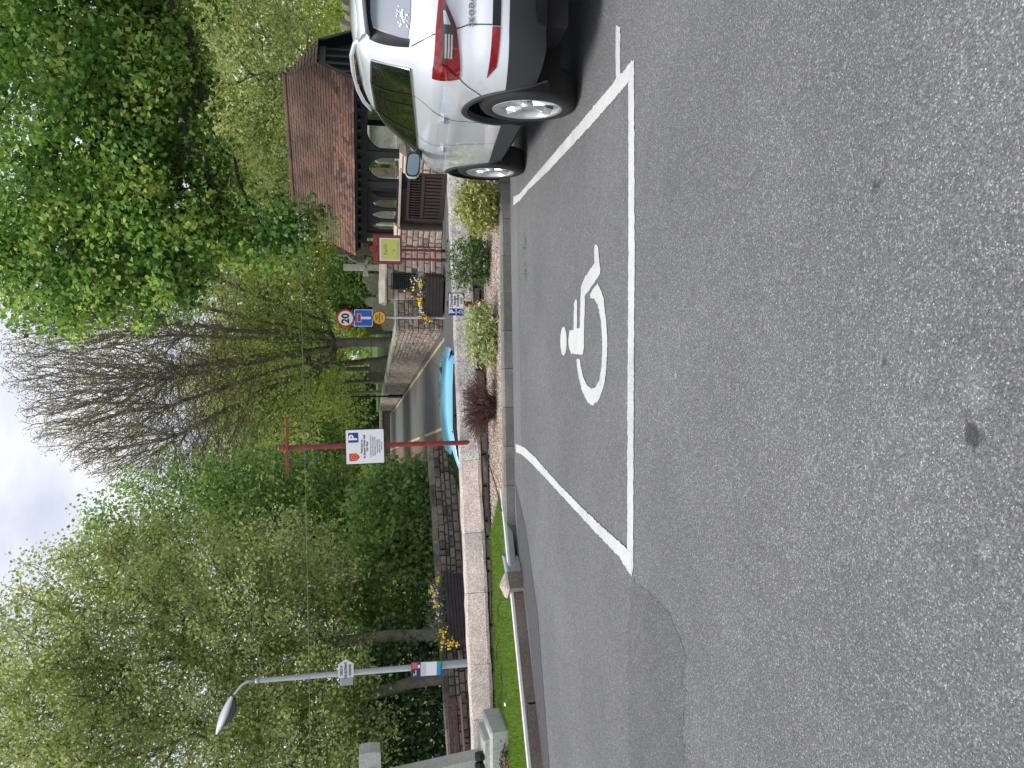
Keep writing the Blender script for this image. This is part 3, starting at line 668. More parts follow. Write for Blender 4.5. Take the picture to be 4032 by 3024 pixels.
# ------------------------------------------------------------------ lychgate
LA = math.radians(45); Cn = aty(1390, 317, 23.0); LGL, LGW = 6.2, 3.8
def s_px(y_, t_):
    d_ = ray(1500, y_); k_ = d_[0]/d_[1]; return float((Cn[0]+lg[0]*t_-k_*(Cn[1]+lg[1]*t_))/(k_*le[1]-le[0]))
le = np.array([-math.cos(LA), math.sin(LA), 0]); lg = np.array([math.sin(LA), math.cos(LA), 0])
EZ, RZ, GT, RI = 3.02, 5.12, .98, .8; HW = LGW/2; GZ = EZ+(RZ-EZ)*GT/HW
lych = thing('lychgate', 'timber framed lychgate with brown tiled roof at the churchyard entrance', 'lychgate', (Cn[0]+le[0]*2.8+lg[0]*2, Cn[1]+le[1]*2.8+lg[1]*2, 0))
def LG(s_, t_, z_): return Cn*np.array([1, 1, 0])+le*s_+lg*t_+Z3*z_
def lbox(s0, s1, t0, t1, z0, z1):
    vs = [LG(a, b, c) for c in (z0, z1) for b in (t0, t1) for a in (s0, s1)]
    return MB().add(vs, [(0, 2, 3, 1), (4, 5, 7, 6), (0, 1, 5, 4), (1, 3, 7, 5), (3, 2, 6, 7), (2, 0, 4, 6)])
BW = M['black_wood']
# roof deck
dk = [LG(0, 0, EZ), LG(LGL, 0, EZ), LG(LGL, GT, GZ), LG(LGL-RI, HW, RZ), LG(RI, HW, RZ), LG(0, GT, GZ), LG(0, LGW, EZ), LG(LGL, LGW, EZ), LG(LGL, LGW-GT, GZ), LG(0, LGW-GT, GZ)]
roof = MB().add(dk, [(0, 1, 2, 3, 4, 5), (6, 9, 4, 3, 8, 7), (5, 4, 9), (2, 8, 3)]).build('roof', BW, lych, world=True)
M['tile'] = stone('clay_tile', [(.085, .054, .046), (.13, .080, .064), (.17, .100, .080), (.21, .115, .088), (.26, .125, .092)], 30, .3, rnd=.55, blotch=1.3)
def tile_vs(o, u_, v_, n_, w_, h_, rj):
    j = lambda a: rj.normal(0, a)
    a = o+n_*(.030+j(.004)); t_ = .016
    lo = a+v_*j(.004); hi = o+v_*h_+n_*.008
    P = [lo, lo+u_*w_, hi+u_*w_, hi]
    return [tuple(q) for q in P]+[tuple(q-n_*t_) for q in P]
TF = [(0, 1, 2, 3), (0, 4, 5, 1), (1, 5, 6, 2), (3, 7, 4, 0)]
rj = np.random.default_rng(9); u_ = le; v_ = (LG(0, HW, RZ)-LG(0, 0, EZ)); SLN = np.linalg.norm(v_); v_ = v_/SLN
n_ = np.cross(u_, v_); n_ = n_ if n_[2] > 0 else -n_
nc = 25; ga = SLN/nc; rest = MB(); cnt = 0; tw = .172
def srange(f):   # span of the slope at fraction f of its height
    z_ = EZ+(RZ-EZ)*f
    if z_ <= GZ: return -.05, LGL+.05
    k = (z_-GZ)/(RZ-GZ); return RI*k-.02, LGL-RI*k+.02
for c in range(nc):
    f = c/nc; s0, s1 = srange(f+.5/nc); n_t = int(round((s1-s0)/tw)); off = tw*.5*(c % 2)
    base = LG(0, 0, EZ)+v_*(c*ga-.03)
    for k in range(n_t+1):
        a = s0+k*tw-off; b = min(a+tw-.006, s1); a = max(a, s0)
        if b-a < .02: continue
        vs = tile_vs(base+u_*a, u_, v_, n_, b-a, ga+.03, rj)

        if cnt < 300:
            m_ = MB().add(vs, TF); I = lych.matrix_basis.inverted(); m_.v = [tuple(I @ Vector(q)) for q in m_.v]
            me_ = bpy.data.meshes.new('tile'); me_.from_pydata(m_.v, [], m_.f); me_.update(); link('roof_tile', me_, M['tile'], roof)
        else: rest.add(vs, TF)
        cnt += 1
# half hips and the back slope
for end in (0, 1):
    sg = (lambda s_: s_) if end == 0 else (lambda s_: LGL-s_)
    A_, B_, C_ = LG(sg(0), GT, GZ), LG(sg(0), LGW-GT, GZ), LG(sg(RI), HW, RZ); v2 = C_-(A_+B_)/2; l2 = np.linalg.norm(v2); v2 = v2/l2; n2 = np.cross(lg, v2); n2 = n2 if n2[2] > 0 else -n2
    k_c = int(l2/.12)
    for c in range(k_c):
        f = c/k_c; wd_ = (LGW-2*GT)*(1-f); a_ = A_+(C_-A_)*f
        for k in range(max(1, int(wd_/tw))):
            rest.add(tile_vs(a_+lg*(k*tw)-v2*.02, lg, v2, n2, min(tw-.006, wd_-k*tw), l2/k_c+.03, rj), TF)
v3 = (LG(0, HW, RZ)-LG(0, LGW, EZ))/SLN; n3 = np.cross(le, v3); n3 = n3 if n3[2] > 0 else -n3
for c in range(nc):
    s0, s1 = srange((c+.5)/nc)
    for a in np.arange(s0, s1-.05, tw): rest.add(tile_vs(LG(0, LGW, EZ)+v3*(c*ga-.03)+le*a, le, v3, n3, tw-.006, ga+.03, rj), TF)
rest.build('upper_tiles', M['tile'], roof, world=True, kind='stuff')
rd = MB()
for a in np.arange(RI-.05, LGL-RI, .32): rd.tube([LG(a, HW, RZ+.01), LG(a+.315, HW, RZ+.015)], .085, 8)
rd.build('ridge_tiles', M['tile'], roof, world=True)
# timber frame
lbox(.1, LGL-.1, .02, .10, EZ-.10, EZ-.01).build('fascia', BW, lych, world=True)
lbox(.3, LGL-.3, .26, .50, 2.60, 2.92).build('wall_plate', BW, lych, world=True)
lbox(.3, LGL-.3, LGW-.5, LGW-.26, 2.60, 2.92).build('wall_plate', BW, lych, world=True)
for s_ in np.arange(.2, LGL-.2, .34): lbox(s_, s_+.09, .06, .40, EZ-.20, EZ-.10).build('rafter_end', BW, lych, world=True)
for s_ in (.3, LGL-.52):
    lbox(s_, s_+.22, .28, LGW-.28, 2.62, 2.90).build('tie_beam', BW, lych, world=True)
SM, SN, SE = s_px(604, .35)-.11, s_px(722, .35)-.11, s_px(912, .35)
for s_, t_ in ((.30, .26), (SM, .26), (SN, .26), (SE, .26), (.30, LGW-.5), (2.8, LGW-.5), (LGL-.56, LGW-.5)):
    lbox(s_, s_+.22, t_, t_+.24, 0, 2.61).build('post', BW, lych, world=True)
def brace(s0, dirs, t_, z1=2.60, r_=.62, th=.13):
    """curved bracket from a post up to the plate"""
    rows = []
    for q in np.linspace(0, math.pi/2, 9):
        a = s0+dirs*(r_-r_*math.cos(q)) if False else s0+dirs*(r_*(1-math.cos(q)))
        z_ = z1-r_*(1-math.sin(q)); rows.append((a, z_))
    out_ = [(s0, z1-r_)]+rows+[(s0, z1)]
    fr = [LG(a, t_, z_) for a, z_ in out_]; bk = [LG(a, t_+.12, z_) for a, z_ in out_]; n = len(out_)
    tri = tessel(out_); m_ = MB().add(fr+bk, [t for t in tri]+[tuple(i+n for i in t[::-1]) for t in tri]+[(i, (i+1) % n, (i+1) % n+n, i+n) for i in range(n)])
    m_.build('brace', BW, lych, world=True)
for s0, d_ in ((.52, 1), (SM, -1), (SM+.22, 1), (SN, -1)): brace(s0, d_, .30)
# lancet screen between the last two posts
def lancets(s0, s1, z0, z1, n, t_):
    wv = (s1-s0)/n; mw = .10
    for k in range(n):
        a, b = s0+k*wv, s0+(k+1)*wv; o0, o1 = a+mw/2, b-mw/2; zt = z1-.12; mid = (o0+o1)/2; zs = zt-.42
        for side, (p0, p1) in enumerate(((a, o0), (b, o1))):
            ol = [(p0, z0), (p1, z0), (p1, zs)]+[(p1+(mid-p1)*q**1.6, zs+(zt-zs)*q) for q in np.linspace(.2, 1, 5)]+[(mid, z1), (p0, z1)]
            n_ = len(ol); tri = tessel(ol); fr = [LG(x, t_, z) for x, z in ol]; bk = [LG(x, t_+.08, z) for x, z in ol]
            MB().add(fr+bk, tri+[tuple(i+n_ for i in t[::-1]) for t in tri]+[(i, (i+1) % n_, (i+1) % n_+n_, i+n_) for i in range(n_)]).build('lancet_tracery', BW, lych, world=True)
lancets(SN+.22, SE, 1.62, 2.60, 4, .33)
lbox(SN+.05, SE+.15, .24, .52, 1.52, 1.62).build('sill_rail', BW, lych, world=True)
# gable end (faces right): tie, king posts, dark boarding, verge boards
gm = MB(); gv = [LG(.30, .25, EZ-.05), LG(.30, LGW-.25, EZ-.05), LG(.30, LGW-GT-.05, GZ-.04), LG(.30, GT+.05, GZ-.04)]
gm.add(gv+[q+le*.05 for q in gv], [(0, 1, 2, 3), (7, 6, 5, 4), (0, 4, 5, 1), (2, 6, 7, 3)]).build('gable_boarding', plain('gable_dark', (.01, .01, .012), .8), lych, world=True)
gwm = plain('weathered_black_timber', (.035, .034, .033), .7)
for t_ in (1.08, 1.63, 2.17, 2.72): lbox(.20, .30, t_-.06, t_+.06, EZ-.05, GZ-.06).build('gable_stud', gwm, lych, world=True)
lbox(.16, .32, GT, LGW-GT, GZ-.24, GZ-.02).build('gable_collar', gwm, lych, world=True)
for t0, t1 in ((-.02, GT), (LGW+.02, LGW-GT)):
    a, b = LG(-.06, t0, EZ-.02), LG(-.06, t1, GZ-.02); dz = -Z3*.2
    MB().add([a, b, b+dz, a+dz, a+le*.06, b+le*.06, b+dz+le*.06, a+dz+le*.06], [(0, 1, 2, 3), (7, 6, 5, 4), (0, 4, 5, 1), (2, 6, 7, 3), (1, 5, 6, 2), (3, 7, 4, 0)]).build('verge_board', gwm, lych, world=True)
# stone base with gate
lw = -lg
def base_block(s0, s1, t0, t1, z1, seed):
    lbox(s0, s1, t0, t1, -.1, z1).build('base_core', M['mortar'], lych, world=True)
    stone_face(lych, LG(s0, t0, 0), le, lw, s1-s0, lambda q: (0, z1-.14), (.14, .25), (.17, .45), M['rubble_pink'], ust, .05, .014, seed, name='base_stone')
    a = [(t0-.07, z1-.13), (t0-.07, z1-.09), (t0+.22, z1+.08), (t1, z1+.08), (t1, z1-.13)]
    vs = [LG(s0-.03, t, z) for t, z in a]+[LG(s1+.03, t, z) for t, z in a]
    MB().add(vs, [(i, (i+1) % 5, (i+1) % 5+5, i+5) for i in range(5)]+[(4, 3, 2, 1, 0), (5, 6, 7, 8, 9)]).build('base_cap', M['ashlar'], lych, world=True)
G0, G1 = s_px(670, .06), s_px(865, .06); P0_, P1_ = s_px(900, -.05), s_px(990, -.05); Q0_ = s_px(612, -.05)
base_block(P0_, P1_, -.05, .75, 1.60, 31)
base_block(Q0_, G0-.04, -.05, .75, 1.50, 32)
base_block(.1, Q0_, .1, .75, 1.15, 33)
stone_face(lych, LG(P1_, -.05, 0), lg, le, .8, lambda q: (0, 1.45), (.15, .24), (.2, .4), M['rubble_pink'], ust, .05, .014, 34, name='base_stone')
lbox(G0-.04, P0_, .30, .70, -.1, 1.50).build('gate_recess', plain('recess_stone', (.10, .085, .07), .9, var=.3), lych, world=True)
lbox(G0-.08, P0_+.05, .02, .72, 1.50, 1.56).build('base_sill', M['ashlar'], lych, world=True)
gate = thing('timber_gate', 'dark brown boarded gate with turned balusters under the lychgate screen', 'gate', tuple(LG((G0+G1)/2, .1, 0)))
GS0, GS1, GZ1 = G0, G1, 1.30; gw = M['brown_wood']
for a, b, c, d in ((GS0, GS0+.09, 0.02, GZ1), (GS1-.09, GS1, .02, GZ1)): lbox(a, b, .06, .14, c, d).build('stile', gw, gate, world=True)
for c, d in ((.02, .16), (.72, .82), (GZ1-.09, GZ1)): lbox(GS0+.09, GS1-.09, .065, .135, c, d).build('rail', gw, gate, world=True)
for k in range(13):
    a = GS0+.115+k*(GS1-GS0-.2)/13; lbox(a, a+.085, .085, .115, .16, .72).build('board', gw, gate, world=True)
for k in range(17):
    a = GS0+.13+k*(GS1-GS0-.22)/16.5; m_ = MB(); pr_ = [(.018, .82), (.018, .86), (.027, .9), (.022, .95), (.03, 1.05), (.022, 1.12), (.02, GZ1-.09)]
    p_ = LG(a, .10, 0); m_.lathe(pr_, 7, Matrix.Translation(Vector(p_))); m_.build('baluster', gw, gate, world=True)
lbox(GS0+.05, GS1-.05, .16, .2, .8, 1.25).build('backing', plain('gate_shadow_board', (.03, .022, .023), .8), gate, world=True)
# ------------------------------------------------------------------ graves
M['grave'] = stone('lichen_stone', [(.11, .10, .08), (.18, .165, .13), (.26, .24, .19)], 14, .5, rnd=.5)
M['grave_pale'] = stone('pale_grave', [(.30, .30, .26), (.42, .42, .37), (.52, .52, .46)], 14, .3, rnd=.3)
def headstone(x, y, z, w_, h_, th, style, rz, mat, label, group=None):
    if style == 0: ol = [(-w_/2, 0), (w_/2, 0), (w_/2, h_*.78)]+[(w_/2*math.cos(q), h_*.78+h_*.22*math.sin(q)) for q in np.linspace(.1, math.pi-.1, 9)]+[(-w_/2, h_*.78)]
    elif style == 1: ol = [(-w_/2, 0), (w_/2, 0), (w_/2, h_*.80), (w_*.30, h_*.84), (w_*.22, h_*.93), (0, h_), (-w_*.22, h_*.93), (-w_*.30, h_*.84), (-w_/2, h_*.80)]
    else:
        a = w_*.17; ol = [(-a, .18), (a, .18), (a, h_*.62), (w_/2, h_*.60), (w_/2, h_*.60+a*2), (a, h_*.60+a*1.9), (a*1.05, h_), (-a*1.05, h_), (-a, h_*.60+a*1.9), (-w_/2, h_*.60+a*2), (-w_/2, h_*.60), (-a, h_*.62)]
    t = thing('gravestone' if style < 2 else 'stone_cross', label, 'grave' if style < 2 else 'cross', (x, y, z), rz, group)
    MB().prism(ol, -th/2, th/2, FACE).build('slab' if style < 2 else 'cross_shaft', mat, t)
    MB().box((0, 0, .05), (w_*1.25 if style < 2 else w_*.9, th*2.6, .26), ch=.02).build('plinth', mat, t)
    return t
rg = random.Random(4)
gy = 1.12
p_ = aty(1530, 1056, 29.5); cr = headstone(p_[0], 29.5, gy, .62, 2.35, .16, 2, 0, M['grave_pale'], 'tall pale stone cross with a boss rising behind the lattice pier')
MB().lathe([(.0, .1), (.10, .1), (.12, .06), (.12, -.02)], 14, Matrix.Translation((0, 0, 1.62)) @ FACE).build('boss', M['grave_pale'], cr)
p_ = aty(1500, 1000, 29.0)
cc = headstone(p_[0]+.1, 29.2, gy, .95, 2.55, .2, 2, .2, M['grave'], 'grey ringed stone cross behind the red notice board')
MB().lathe([(.30, -.07), (.40, -.07), (.40, .07), (.30, .07)], 24, Matrix.Translation((0, 0, 2.55*.60+.3)) @ FACE, closed=True).build('ring', M['grave'], cc)
lab_g = 'weathered brown headstone among others behind the churchyard wall'
for x_, y_, w_, h_, st in ((1168, 31.0, .5, 1.1, 1), (1128, 33.5, .75, 1.5, 1), (1212, 32.5, .5, 1.2, 0), (1190, 35, .45, 1.5, 0), (1238, 36, .6, 1.4, 1), (1280, 34, .5, .8, 0), (1100, 36, .5, 1.6, 0), (1150, 38, .6, 1.9, 0), (1290, 40, .7, 1.4, 0), (1225, 42, .9, 1.8, 1), (1180, 44, .8, 2.0, 0), (1480, 50, .7, 1.2, 0), (1440, 44, .7, 1.2, 0)):
    q_ = aty(1540, x_, y_); headstone(q_[0], y_, gy, w_, h_, .13, st, rg.uniform(-.3, .3), M['grave'], '%s %s brown headstone %s behind the churchyard wall' % ('tall' if h_ > 1.45 else 'short', ('round-topped', 'shouldered')[st], 'well back' if y_ > 39 else ('in the middle rows' if y_ > 34.5 else 'close')), 'headstones behind the churchyard wall')
lab_g2 = 'grey headstone standing beyond the open lychgate'
for x_, y_, w_, h_, st in ((700, 33, .8, 1.25, 0), (735, 31.5, .7, 1.0, 0), (755, 35, .8, 1.3, 1), (790, 33, .75, 1.1, 0), (820, 36, .8, 1.4, 0), (855, 34, .8, 1.2, 1), (890, 36, .8, 1.4, 0), (520, 34, .9, 1.6, 0), (565, 36, .9, 1.4, 1), (610, 33.5, .8, 1.1, 0)):
    q_ = aty(1540, x_, y_); headstone(q_[0], y_, gy, w_, h_, .16, st, rg.uniform(-.4, .4), M['grave_pale' if (x_ % 2) else 'grave'], '%s %s %s headstone seen beyond the open lychgate' % ('tall' if h_ > 1.25 else 'short', ('round-topped', 'shouldered')[st], 'pale' if (x_ % 2) else 'dark'), 'headstones beyond the lychgate')
tb = aty(1500, 545, 31.5); tm = thing('chest_tomb', 'tall pale stone tomb block seen through the lychgate opening', 'tomb', (tb[0], 31.5, gy))
MB().box((0, 0, .1), (1.5, .9, .3), ch=.02).build('plinth', M['grave_pale'], tm)
MB().box((0, 0, .75), (1.2, .7, 1.0), ch=.02).build('chest', M['grave_pale'], tm)
MB().box((0, 0, 1.3), (1.4, .85, .12), ch=.03).build('slab', M['grave_pale'], tm)
lab_g3 = 'lumpy weathered grave monument on the slope beyond the gable'
for k3, (x_, y_, h_) in enumerate(((20, 33, 2.35), (62, 34, 2.25), (98, 36, 2.5), (128, 35, 2.0))):
    q_ = aty(1400, x_, y_); headstone(q_[0], y_, gy, .5, h_, .3, 0, .3, M['grave'], '%s weathered round-topped monument %s' % (('slim', 'upright', 'tall leaning', 'short')[k3], ('under the dark branch', 'between two others behind the car roof', 'further up the slope behind the car roof', 'next to the lychgate gable')[k3]), 'monuments beyond the gable')
# ------------------------------------------------------------------ left wall of old rubble
lwl = thing('old_stone_wall', 'low dark old rubble wall under the trees across the road', 'wall', tuple(LW0))
LWL = 20.0
def lw_top(s_): return .74
solid_wall(lwl, 'wall_core', LW0, LW0+lwd*LWL, .4, -.1, .72, .72, M['mortar_dark'], -lwn)
stone_face(lwl, LW0, lwd, lwn, LWL, lambda s_: (.09, .72), (.09, .19), (.12, .36), M['rubble_dark'], ust_r, .055, .016, 41)
cap_stones(lwl, LW0, LW0+lwd*LWL, -lwn, .725, .725, .03, .4, .15, (.25, .7), M['rubble_dark'], 6)
# short side return of that wall along the lane
re = LW0+LD*18-LNN*.6
solid_wall(lwl, 'return_core', LW0, re, .35, -.1, .70, .6, M['rubble_dark'], -LNN)
# wall that closes the far end of the lane
fw = thing('far_wall', 'low grey wall closing the far end of the lane', 'wall', (float(A1[0]), float(A1[1]+6), 0))
fA = aty(1500, 1600, 72.0); fB = aty(1500, 2300, 72.0)
solid_wall(fw, 'wall_core', (fA[0], 72, 0), (fB[0], 72, 0), .5, -.1, .72, .72, M['rubble_dark'], (0, 1, 0))
cap_stones(fw, (fA[0], 72, 0), (fB[0], 72, 0), (0, 1, 0), .72, .72, .05, .5, .25, (1.0, 2.0), M['cap_grey'], 9)
# ================================================================== cars
def pchip(xs, ys):
    xs = np.array(xs, float); ys = np.array(ys, float); h = np.diff(xs); d = np.diff(ys)/h; m = np.zeros(len(xs))
    m[0], m[-1] = d[0], d[-1]
    for i in range(1, len(xs)-1):
        if d[i-1]*d[i] > 0: w1, w2 = 2*h[i]+h[i-1], h[i]+2*h[i-1]; m[i] = (w1+w2)/(w1/d[i-1]+w2/d[i])
    def f(x):
        x = np.clip(x, xs[0], xs[-1]); i = np.clip(np.searchsorted(xs, x)-1, 0, len(xs)-2); t = (x-xs[i])/h[i]
        return (2*t**3-3*t**2+1)*ys[i]+(t**3-2*t**2+t)*h[i]*m[i]+(-2*t**3+3*t**2)*ys[i+1]+(t**3-t**2)*h[i]*m[i+1]
    return f
cW = pchip([.30, .45, .62, .80, .93, 1.04, 1.10, 1.15, 1.22, 1.25, 1.30, 1.45, 1.54, 1.60, 1.66, 1.70], [.90, .945, .962, .970, .985, .987, .978, .955, .915, .902, .886, .835, .795, .755, .66, .46])
cR = pchip([.30, .40, .52, .66, .78, .88, .95, 1.05, 1.12, 1.20, 1.26, 1.40, 1.53, 1.60, 1.66, 1.70], [-.86, -.95, -1.01, -1.035, -1.03, -1.0, -.995, -1.01, -.995, -.955, -.92, -.80, -.69, -.66, -.52, -.15])
cF = pchip([.30, .5, .75, .85, .95, 1.02, 1.08, 1.14, 1.20, 1.35, 1.50, 1.58, 1.66, 1.70], [3.40, 3.54, 3.52, 3.47, 3.38, 3.22, 3.0, 2.72, 2.48, 2.08, 1.64, 1.34, .88, .50])
NR, NF = 7.5, 5.0
def cpt(phi, z):                       # phi 0 rear centre .. pi front centre
    w_, r_, f_ = cW(z), cR(z), cF(z); lc, a = (r_+f_)/2, (f_-r_)/2
    n = np.where(phi < math.pi/2, NR, NF)
    s_, c_ = np.clip(np.sin(phi), 0, 1), np.cos(phi)
    return lc-a*np.sign(c_)*np.abs(c_)**(2/n), w_*s_**(2/n)
_PH = np.concatenate([(math.pi/2)*np.linspace(0, 1, 260)**4/2, (math.pi/2)*(1-np.linspace(1, 0, 261)[1:]**4/2)])
_PH = np.concatenate([_PH, math.pi-_PH[::-1][1:]])
def _ctab(z):
    l_, y_ = cpt(_PH, z); s_ = np.concatenate([[0], np.cumsum(np.hypot(np.diff(l_), np.diff(y_)))]); k = len(_PH)//2
    u = np.where(np.arange(len(_PH)) <= k, s_/s_[k], 1+(s_-s_[k])/(s_[-1]-s_[k])); return u, l_, y_
_UG = np.linspace(0, 2, 801); _TC = {}
def ctab(z):
    """outline at height z on an even parameter, blended between stored levels"""
    q = (z-.29)/.004; i = int(q); t = q-i; o = []
    for k in (i, i+1):
        if k not in _TC:
            u, l_, y_ = _ctab(.29+k*.004); _TC[k] = (np.interp(_UG, u, l_), np.interp(_UG, u, y_))
        o.append(_TC[k])
    return _UG, o[0][0]*(1-t)+o[1][0]*t, o[0][1]*(1-t)+o[1][1]*t
def cu(kind, c, z):
    if kind == 'u': return c
    u, l_, y_ = ctab(z)
    if kind == 'x': return float(np.interp(c, y_[:401], u[:401]))
    return float(np.interp(c, l_, u))
def cP(u, z):
    q = (z-.29)/.004; i = int(q); t = q-i; f = min(max(u, 0), 2)*400; j = min(int(f), 799); g = f-j
    for k in (i, i+1):
        if k not in _TC: ctab(z)
    A, B = _TC[i], _TC[i+1]
    h = lambda T: (T[j]*(1-g)+T[j+1]*g)
    return np.array([h(A[0])*(1-t)+h(B[0])*t, h(A[1])*(1-t)+h(B[1])*t, z])
def cN(u, z):
    a = cP(min(u+.01, 2), z)-cP(max(u-.01, 0), z); b = cP(u, min(z+.006, 1.699))-cP(u, max(z-.006, .301)); n = np.cross(a, b); n = n/(np.linalg.norm(n)+1e-9)
    c = cP(u, z); 
    return n if n[0]*(c[0]-1.0)+n[1]*c[1]*2+n[2]*.3 > 0 else -n
def dens(cur, n):
    q = np.array([(cu(k, c, z), z) for k, c, z in cur]); d = np.concatenate([[0], np.cumsum(np.hypot(np.diff(q[:, 0])*1.5, np.diff(q[:, 1])))]); t = np.linspace(0, d[-1], n)
    return np.stack([np.interp(t, d, q[:, 0]), np.interp(t, d, q[:, 1])], 1)
def patch(lo, hi, n=24, m=5, off=.004, mirror=True, rim=True):
    A, B = dens(lo, n), dens(hi, n); out_ = MB()
    G = np.array([[cP(*(A[i]+(B[i]-A[i])*j/(m-1)))+off*cN(*(A[i]+(B[i]-A[i])*j/(m-1))) for i in range(n)] for j in range(m)])
    H = np.array([[cP(*(A[i]+(B[i]-A[i])*j/(m-1)))-.004*cN(*(A[i]+(B[i]-A[i])*j/(m-1))) for i in range(n)] for j in range(m)])
    for sg in ((1, -1) if mirror else (1,)):
        s_ = np.array([1, sg, 1]); out_.grid(G*s_)
        if rim:
            for e0, e1 in ((G[0], H[0]), (G[-1], H[-1]), (G[:, 0], H[:, 0]), (G[:, -1], H[:, -1])): out_.grid(np.array([e0*s_, e1*s_]))
    return out_
def flip(m_, sg): m_.v = [(a, sg*b, c) for a, b, c in m_.v]; return m_
def line(cur, wd_=.006, off=.0015, n=16, mirror=True):
    q = dens(cur, n); P = np.array([cP(*a)+off*cN(*a) for a in q]); out_ = MB()
    for sg in ((1, -1) if mirror else (1,)):
        rows = []
        for i in range(n):
            t = P[min(i+1, n-1)]-P[max(i-1, 0)]; nn = np.cross(t, cN(*q[i])); nn = nn/np.linalg.norm(nn)*wd_/2; s_ = np.array([1, sg, 1]); rows.append([(P[i]-nn)*s_, (P[i]+nn)*s_])
        out_.grid(rows)
    return out_
M['car_white'] = plain('white_car_paint', (.70, .735, .785), .22, coat=1.0, spec=.5)
M['car_blue'] = plain('light_blue_car_paint', (.16, .47, .72), .25, coat=1.0)
M['car_glass'] = plain('tinted_glass', (.004, .006, .005), .03, spec=.55)
M['car_trim'] = plain('black_gloss_trim', (.008, .008, .009), .25)
M['car_plastic'] = plain('grey_plastic_cladding', (.028, .030, .034), .55, bump=.15, bscale=300)
M['chrome'] = plain('satin_chrome', (.62, .63, .64), .18, metal=1)
M['alloy'] = plain('silver_alloy', (.60, .61, .62), .28, metal=.75)
M['tyre'] = plain('tyre_rubber', (.014, .014, .015), .75, bump=.2, bscale=120)
M['void'] = plain('dark_underside', (.004, .004, .004), .9)
M['lens_red'] = plain('red_lens', (.22, .003, .008), .08, coat=1)
M['lens_dark'] = plain('smoked_lens', (.05, .045, .05), .1, coat=1)
M['lens_clear'] = plain('clear_lens', (.62, .60, .60), .12, metal=.5, coat=1)
M['seam'] = plain('panel_gap', (.03, .03, .032), .6)
AXF, AZ, AR, ARI = 2.66, .375, .505, .455
def bottom(l_):
    z = .30
    z = float(np.interp(l_, [-1.1, -.5, -.45, .42, .5, 2.1, 3.2, 3.6], [.645, .60, .585, .515, .50, .44, .46, .60]))
    for c in (0, AXF):
        if abs(l_-c) < AR: z = max(z, AZ+math.sqrt(AR**2-(l_-c)**2))
    return z
def make_car(root, paint, fine=True):
    # body shell
    us = list(np.linspace(0, 2, 150))
    for c in (0, AXF):
        for q in np.linspace(-1, 1, 61): us.append(cu('l', c+AR*math.sin(q*math.pi/2)*.9999, .6))
        for sg in (-1, 1): us += [cu('l', c+sg*(AR+.002), .6), cu('l', c+sg*(AR+.02), .6)]
    us = np.array(sorted(us)); T = np.linspace(0, 1, 64); rows = []
    for u in us:
        l0 = cP(u, .6)[0]; zb = bottom(l0); rows.append([cP(u, zb+(1.70-zb)*t) for t in T])
    G = np.array(rows); m_ = MB()
    for sg in (1, -1): m_.grid(G*np.array([1, sg, 1]))
    top = [tuple(q) for q in G[:, -1]]; tp = top+[(a, -b, c) for a, b, c in top[::-1]][1:-1]
    m_.add(tp, [tuple(range(len(tp)))])
    bm = bmesh.new(); me = bpy.data.meshes.new('body'); me.from_pydata(m_.v, [], m_.f); bm.from_mesh(me); bmesh.ops.remove_doubles(bm, verts=bm.verts[:], dist=.0004); bmesh.ops.recalc_face_normals(bm, faces=bm.faces[:]); bm.to_mesh(me); bm.free()
    for p_ in me.polygons: p_.use_smooth = True
    me.set_sharp_from_angle(angle=math.radians(32)); body = link('body', me, paint, root)
    # underside and wheel housings
    MB().box((1.25, 0, .45), (4.3, 1.30, .40)).build('underbody', M['void'], root)
    MB().box((1.33, 0, .42), (1.66, 1.72, .30)).build('floor_pan', M['void'], root)
    for c in (0, AXF):
        for sg in (1, -1):
            hs = MB(); ring = [[(c+(AR-.02)*math.cos(q), sg*y_, AZ+(AR-.02)*math.sin(q)) for q in np.linspace(-.35, math.pi+.35, 24)] for y_ in (.60, .955)]
            hs.grid(ring); hs.add([(c, sg*.60, AZ)]+ring[0], [(0, i+1, i+2) for i in range(23)])
            hs.build('wheel_housing', M['void'], root)
    # arch trims
    for c in (0, AXF):
        for sg in (1, -1):
            rr = []
            for rad, o_ in ((AR+.004, .002), (AR-.004, .012), (ARI+.01, .012), (ARI, -.03)):
                row = []
                for q in np.linspace(-.16, math.pi+.16, 48):
                    l_, z_ = c+rad*math.cos(q), AZ+rad*math.sin(q); z_ = max(z_, .305); y_ = cP(cu('l', l_, max(z_, .32)), max(z_, .32))[1]; row.append((l_, sg*(y_+o_), z_))
                rr.append(row)
            MB().grid(rr).build('arch_trim', M['car_plastic'], root, smooth=True, auto=40)
    # lower cladding: sills, bumpers
    for sg in (1, -1): flip(patch([('l', AR-.03, .335), ('l', AXF-AR+.03, .315)], [('l', AR-.06, .52), ('l', 1.3, .485), ('l', AXF-AR+.06, .445)], 20, 6, .010, False), sg).build('sill_cladding', M['car_plastic'], root, smooth=True, auto=40)
    patch([('x', 0, .40), ('x', .72, .40), ('l', -.86, .385), ('l', -.40, .40)], [('x', 0, .655), ('x', .72, .65), ('l', -.80, .63), ('l', -.44, .60)], 36, 8, .006).build('rear_bumper_cladding', M['car_plastic'], root, smooth=True, auto=40)
    patch([('l', AXF+.42, .36), ('l', 3.3, .36), ('u', 2, .36)], [('l', AXF+.46, .52), ('l', 3.3, .58), ('u', 2, .60)], 24, 5, .006).build('front_bumper_cladding', M['car_plastic'], root, smooth=True, auto=40)
    # glass
    lo = [('l', -.585, 1.27), ('l', .377, 1.232), ('l', 1.26, 1.198), ('l', 2.03, 1.186)]; hi = [('l', -.44, 1.535), ('l', .041, 1.558), ('l', .829, 1.556), ('l', 1.47, 1.452), ('l', 2.0, 1.20)]
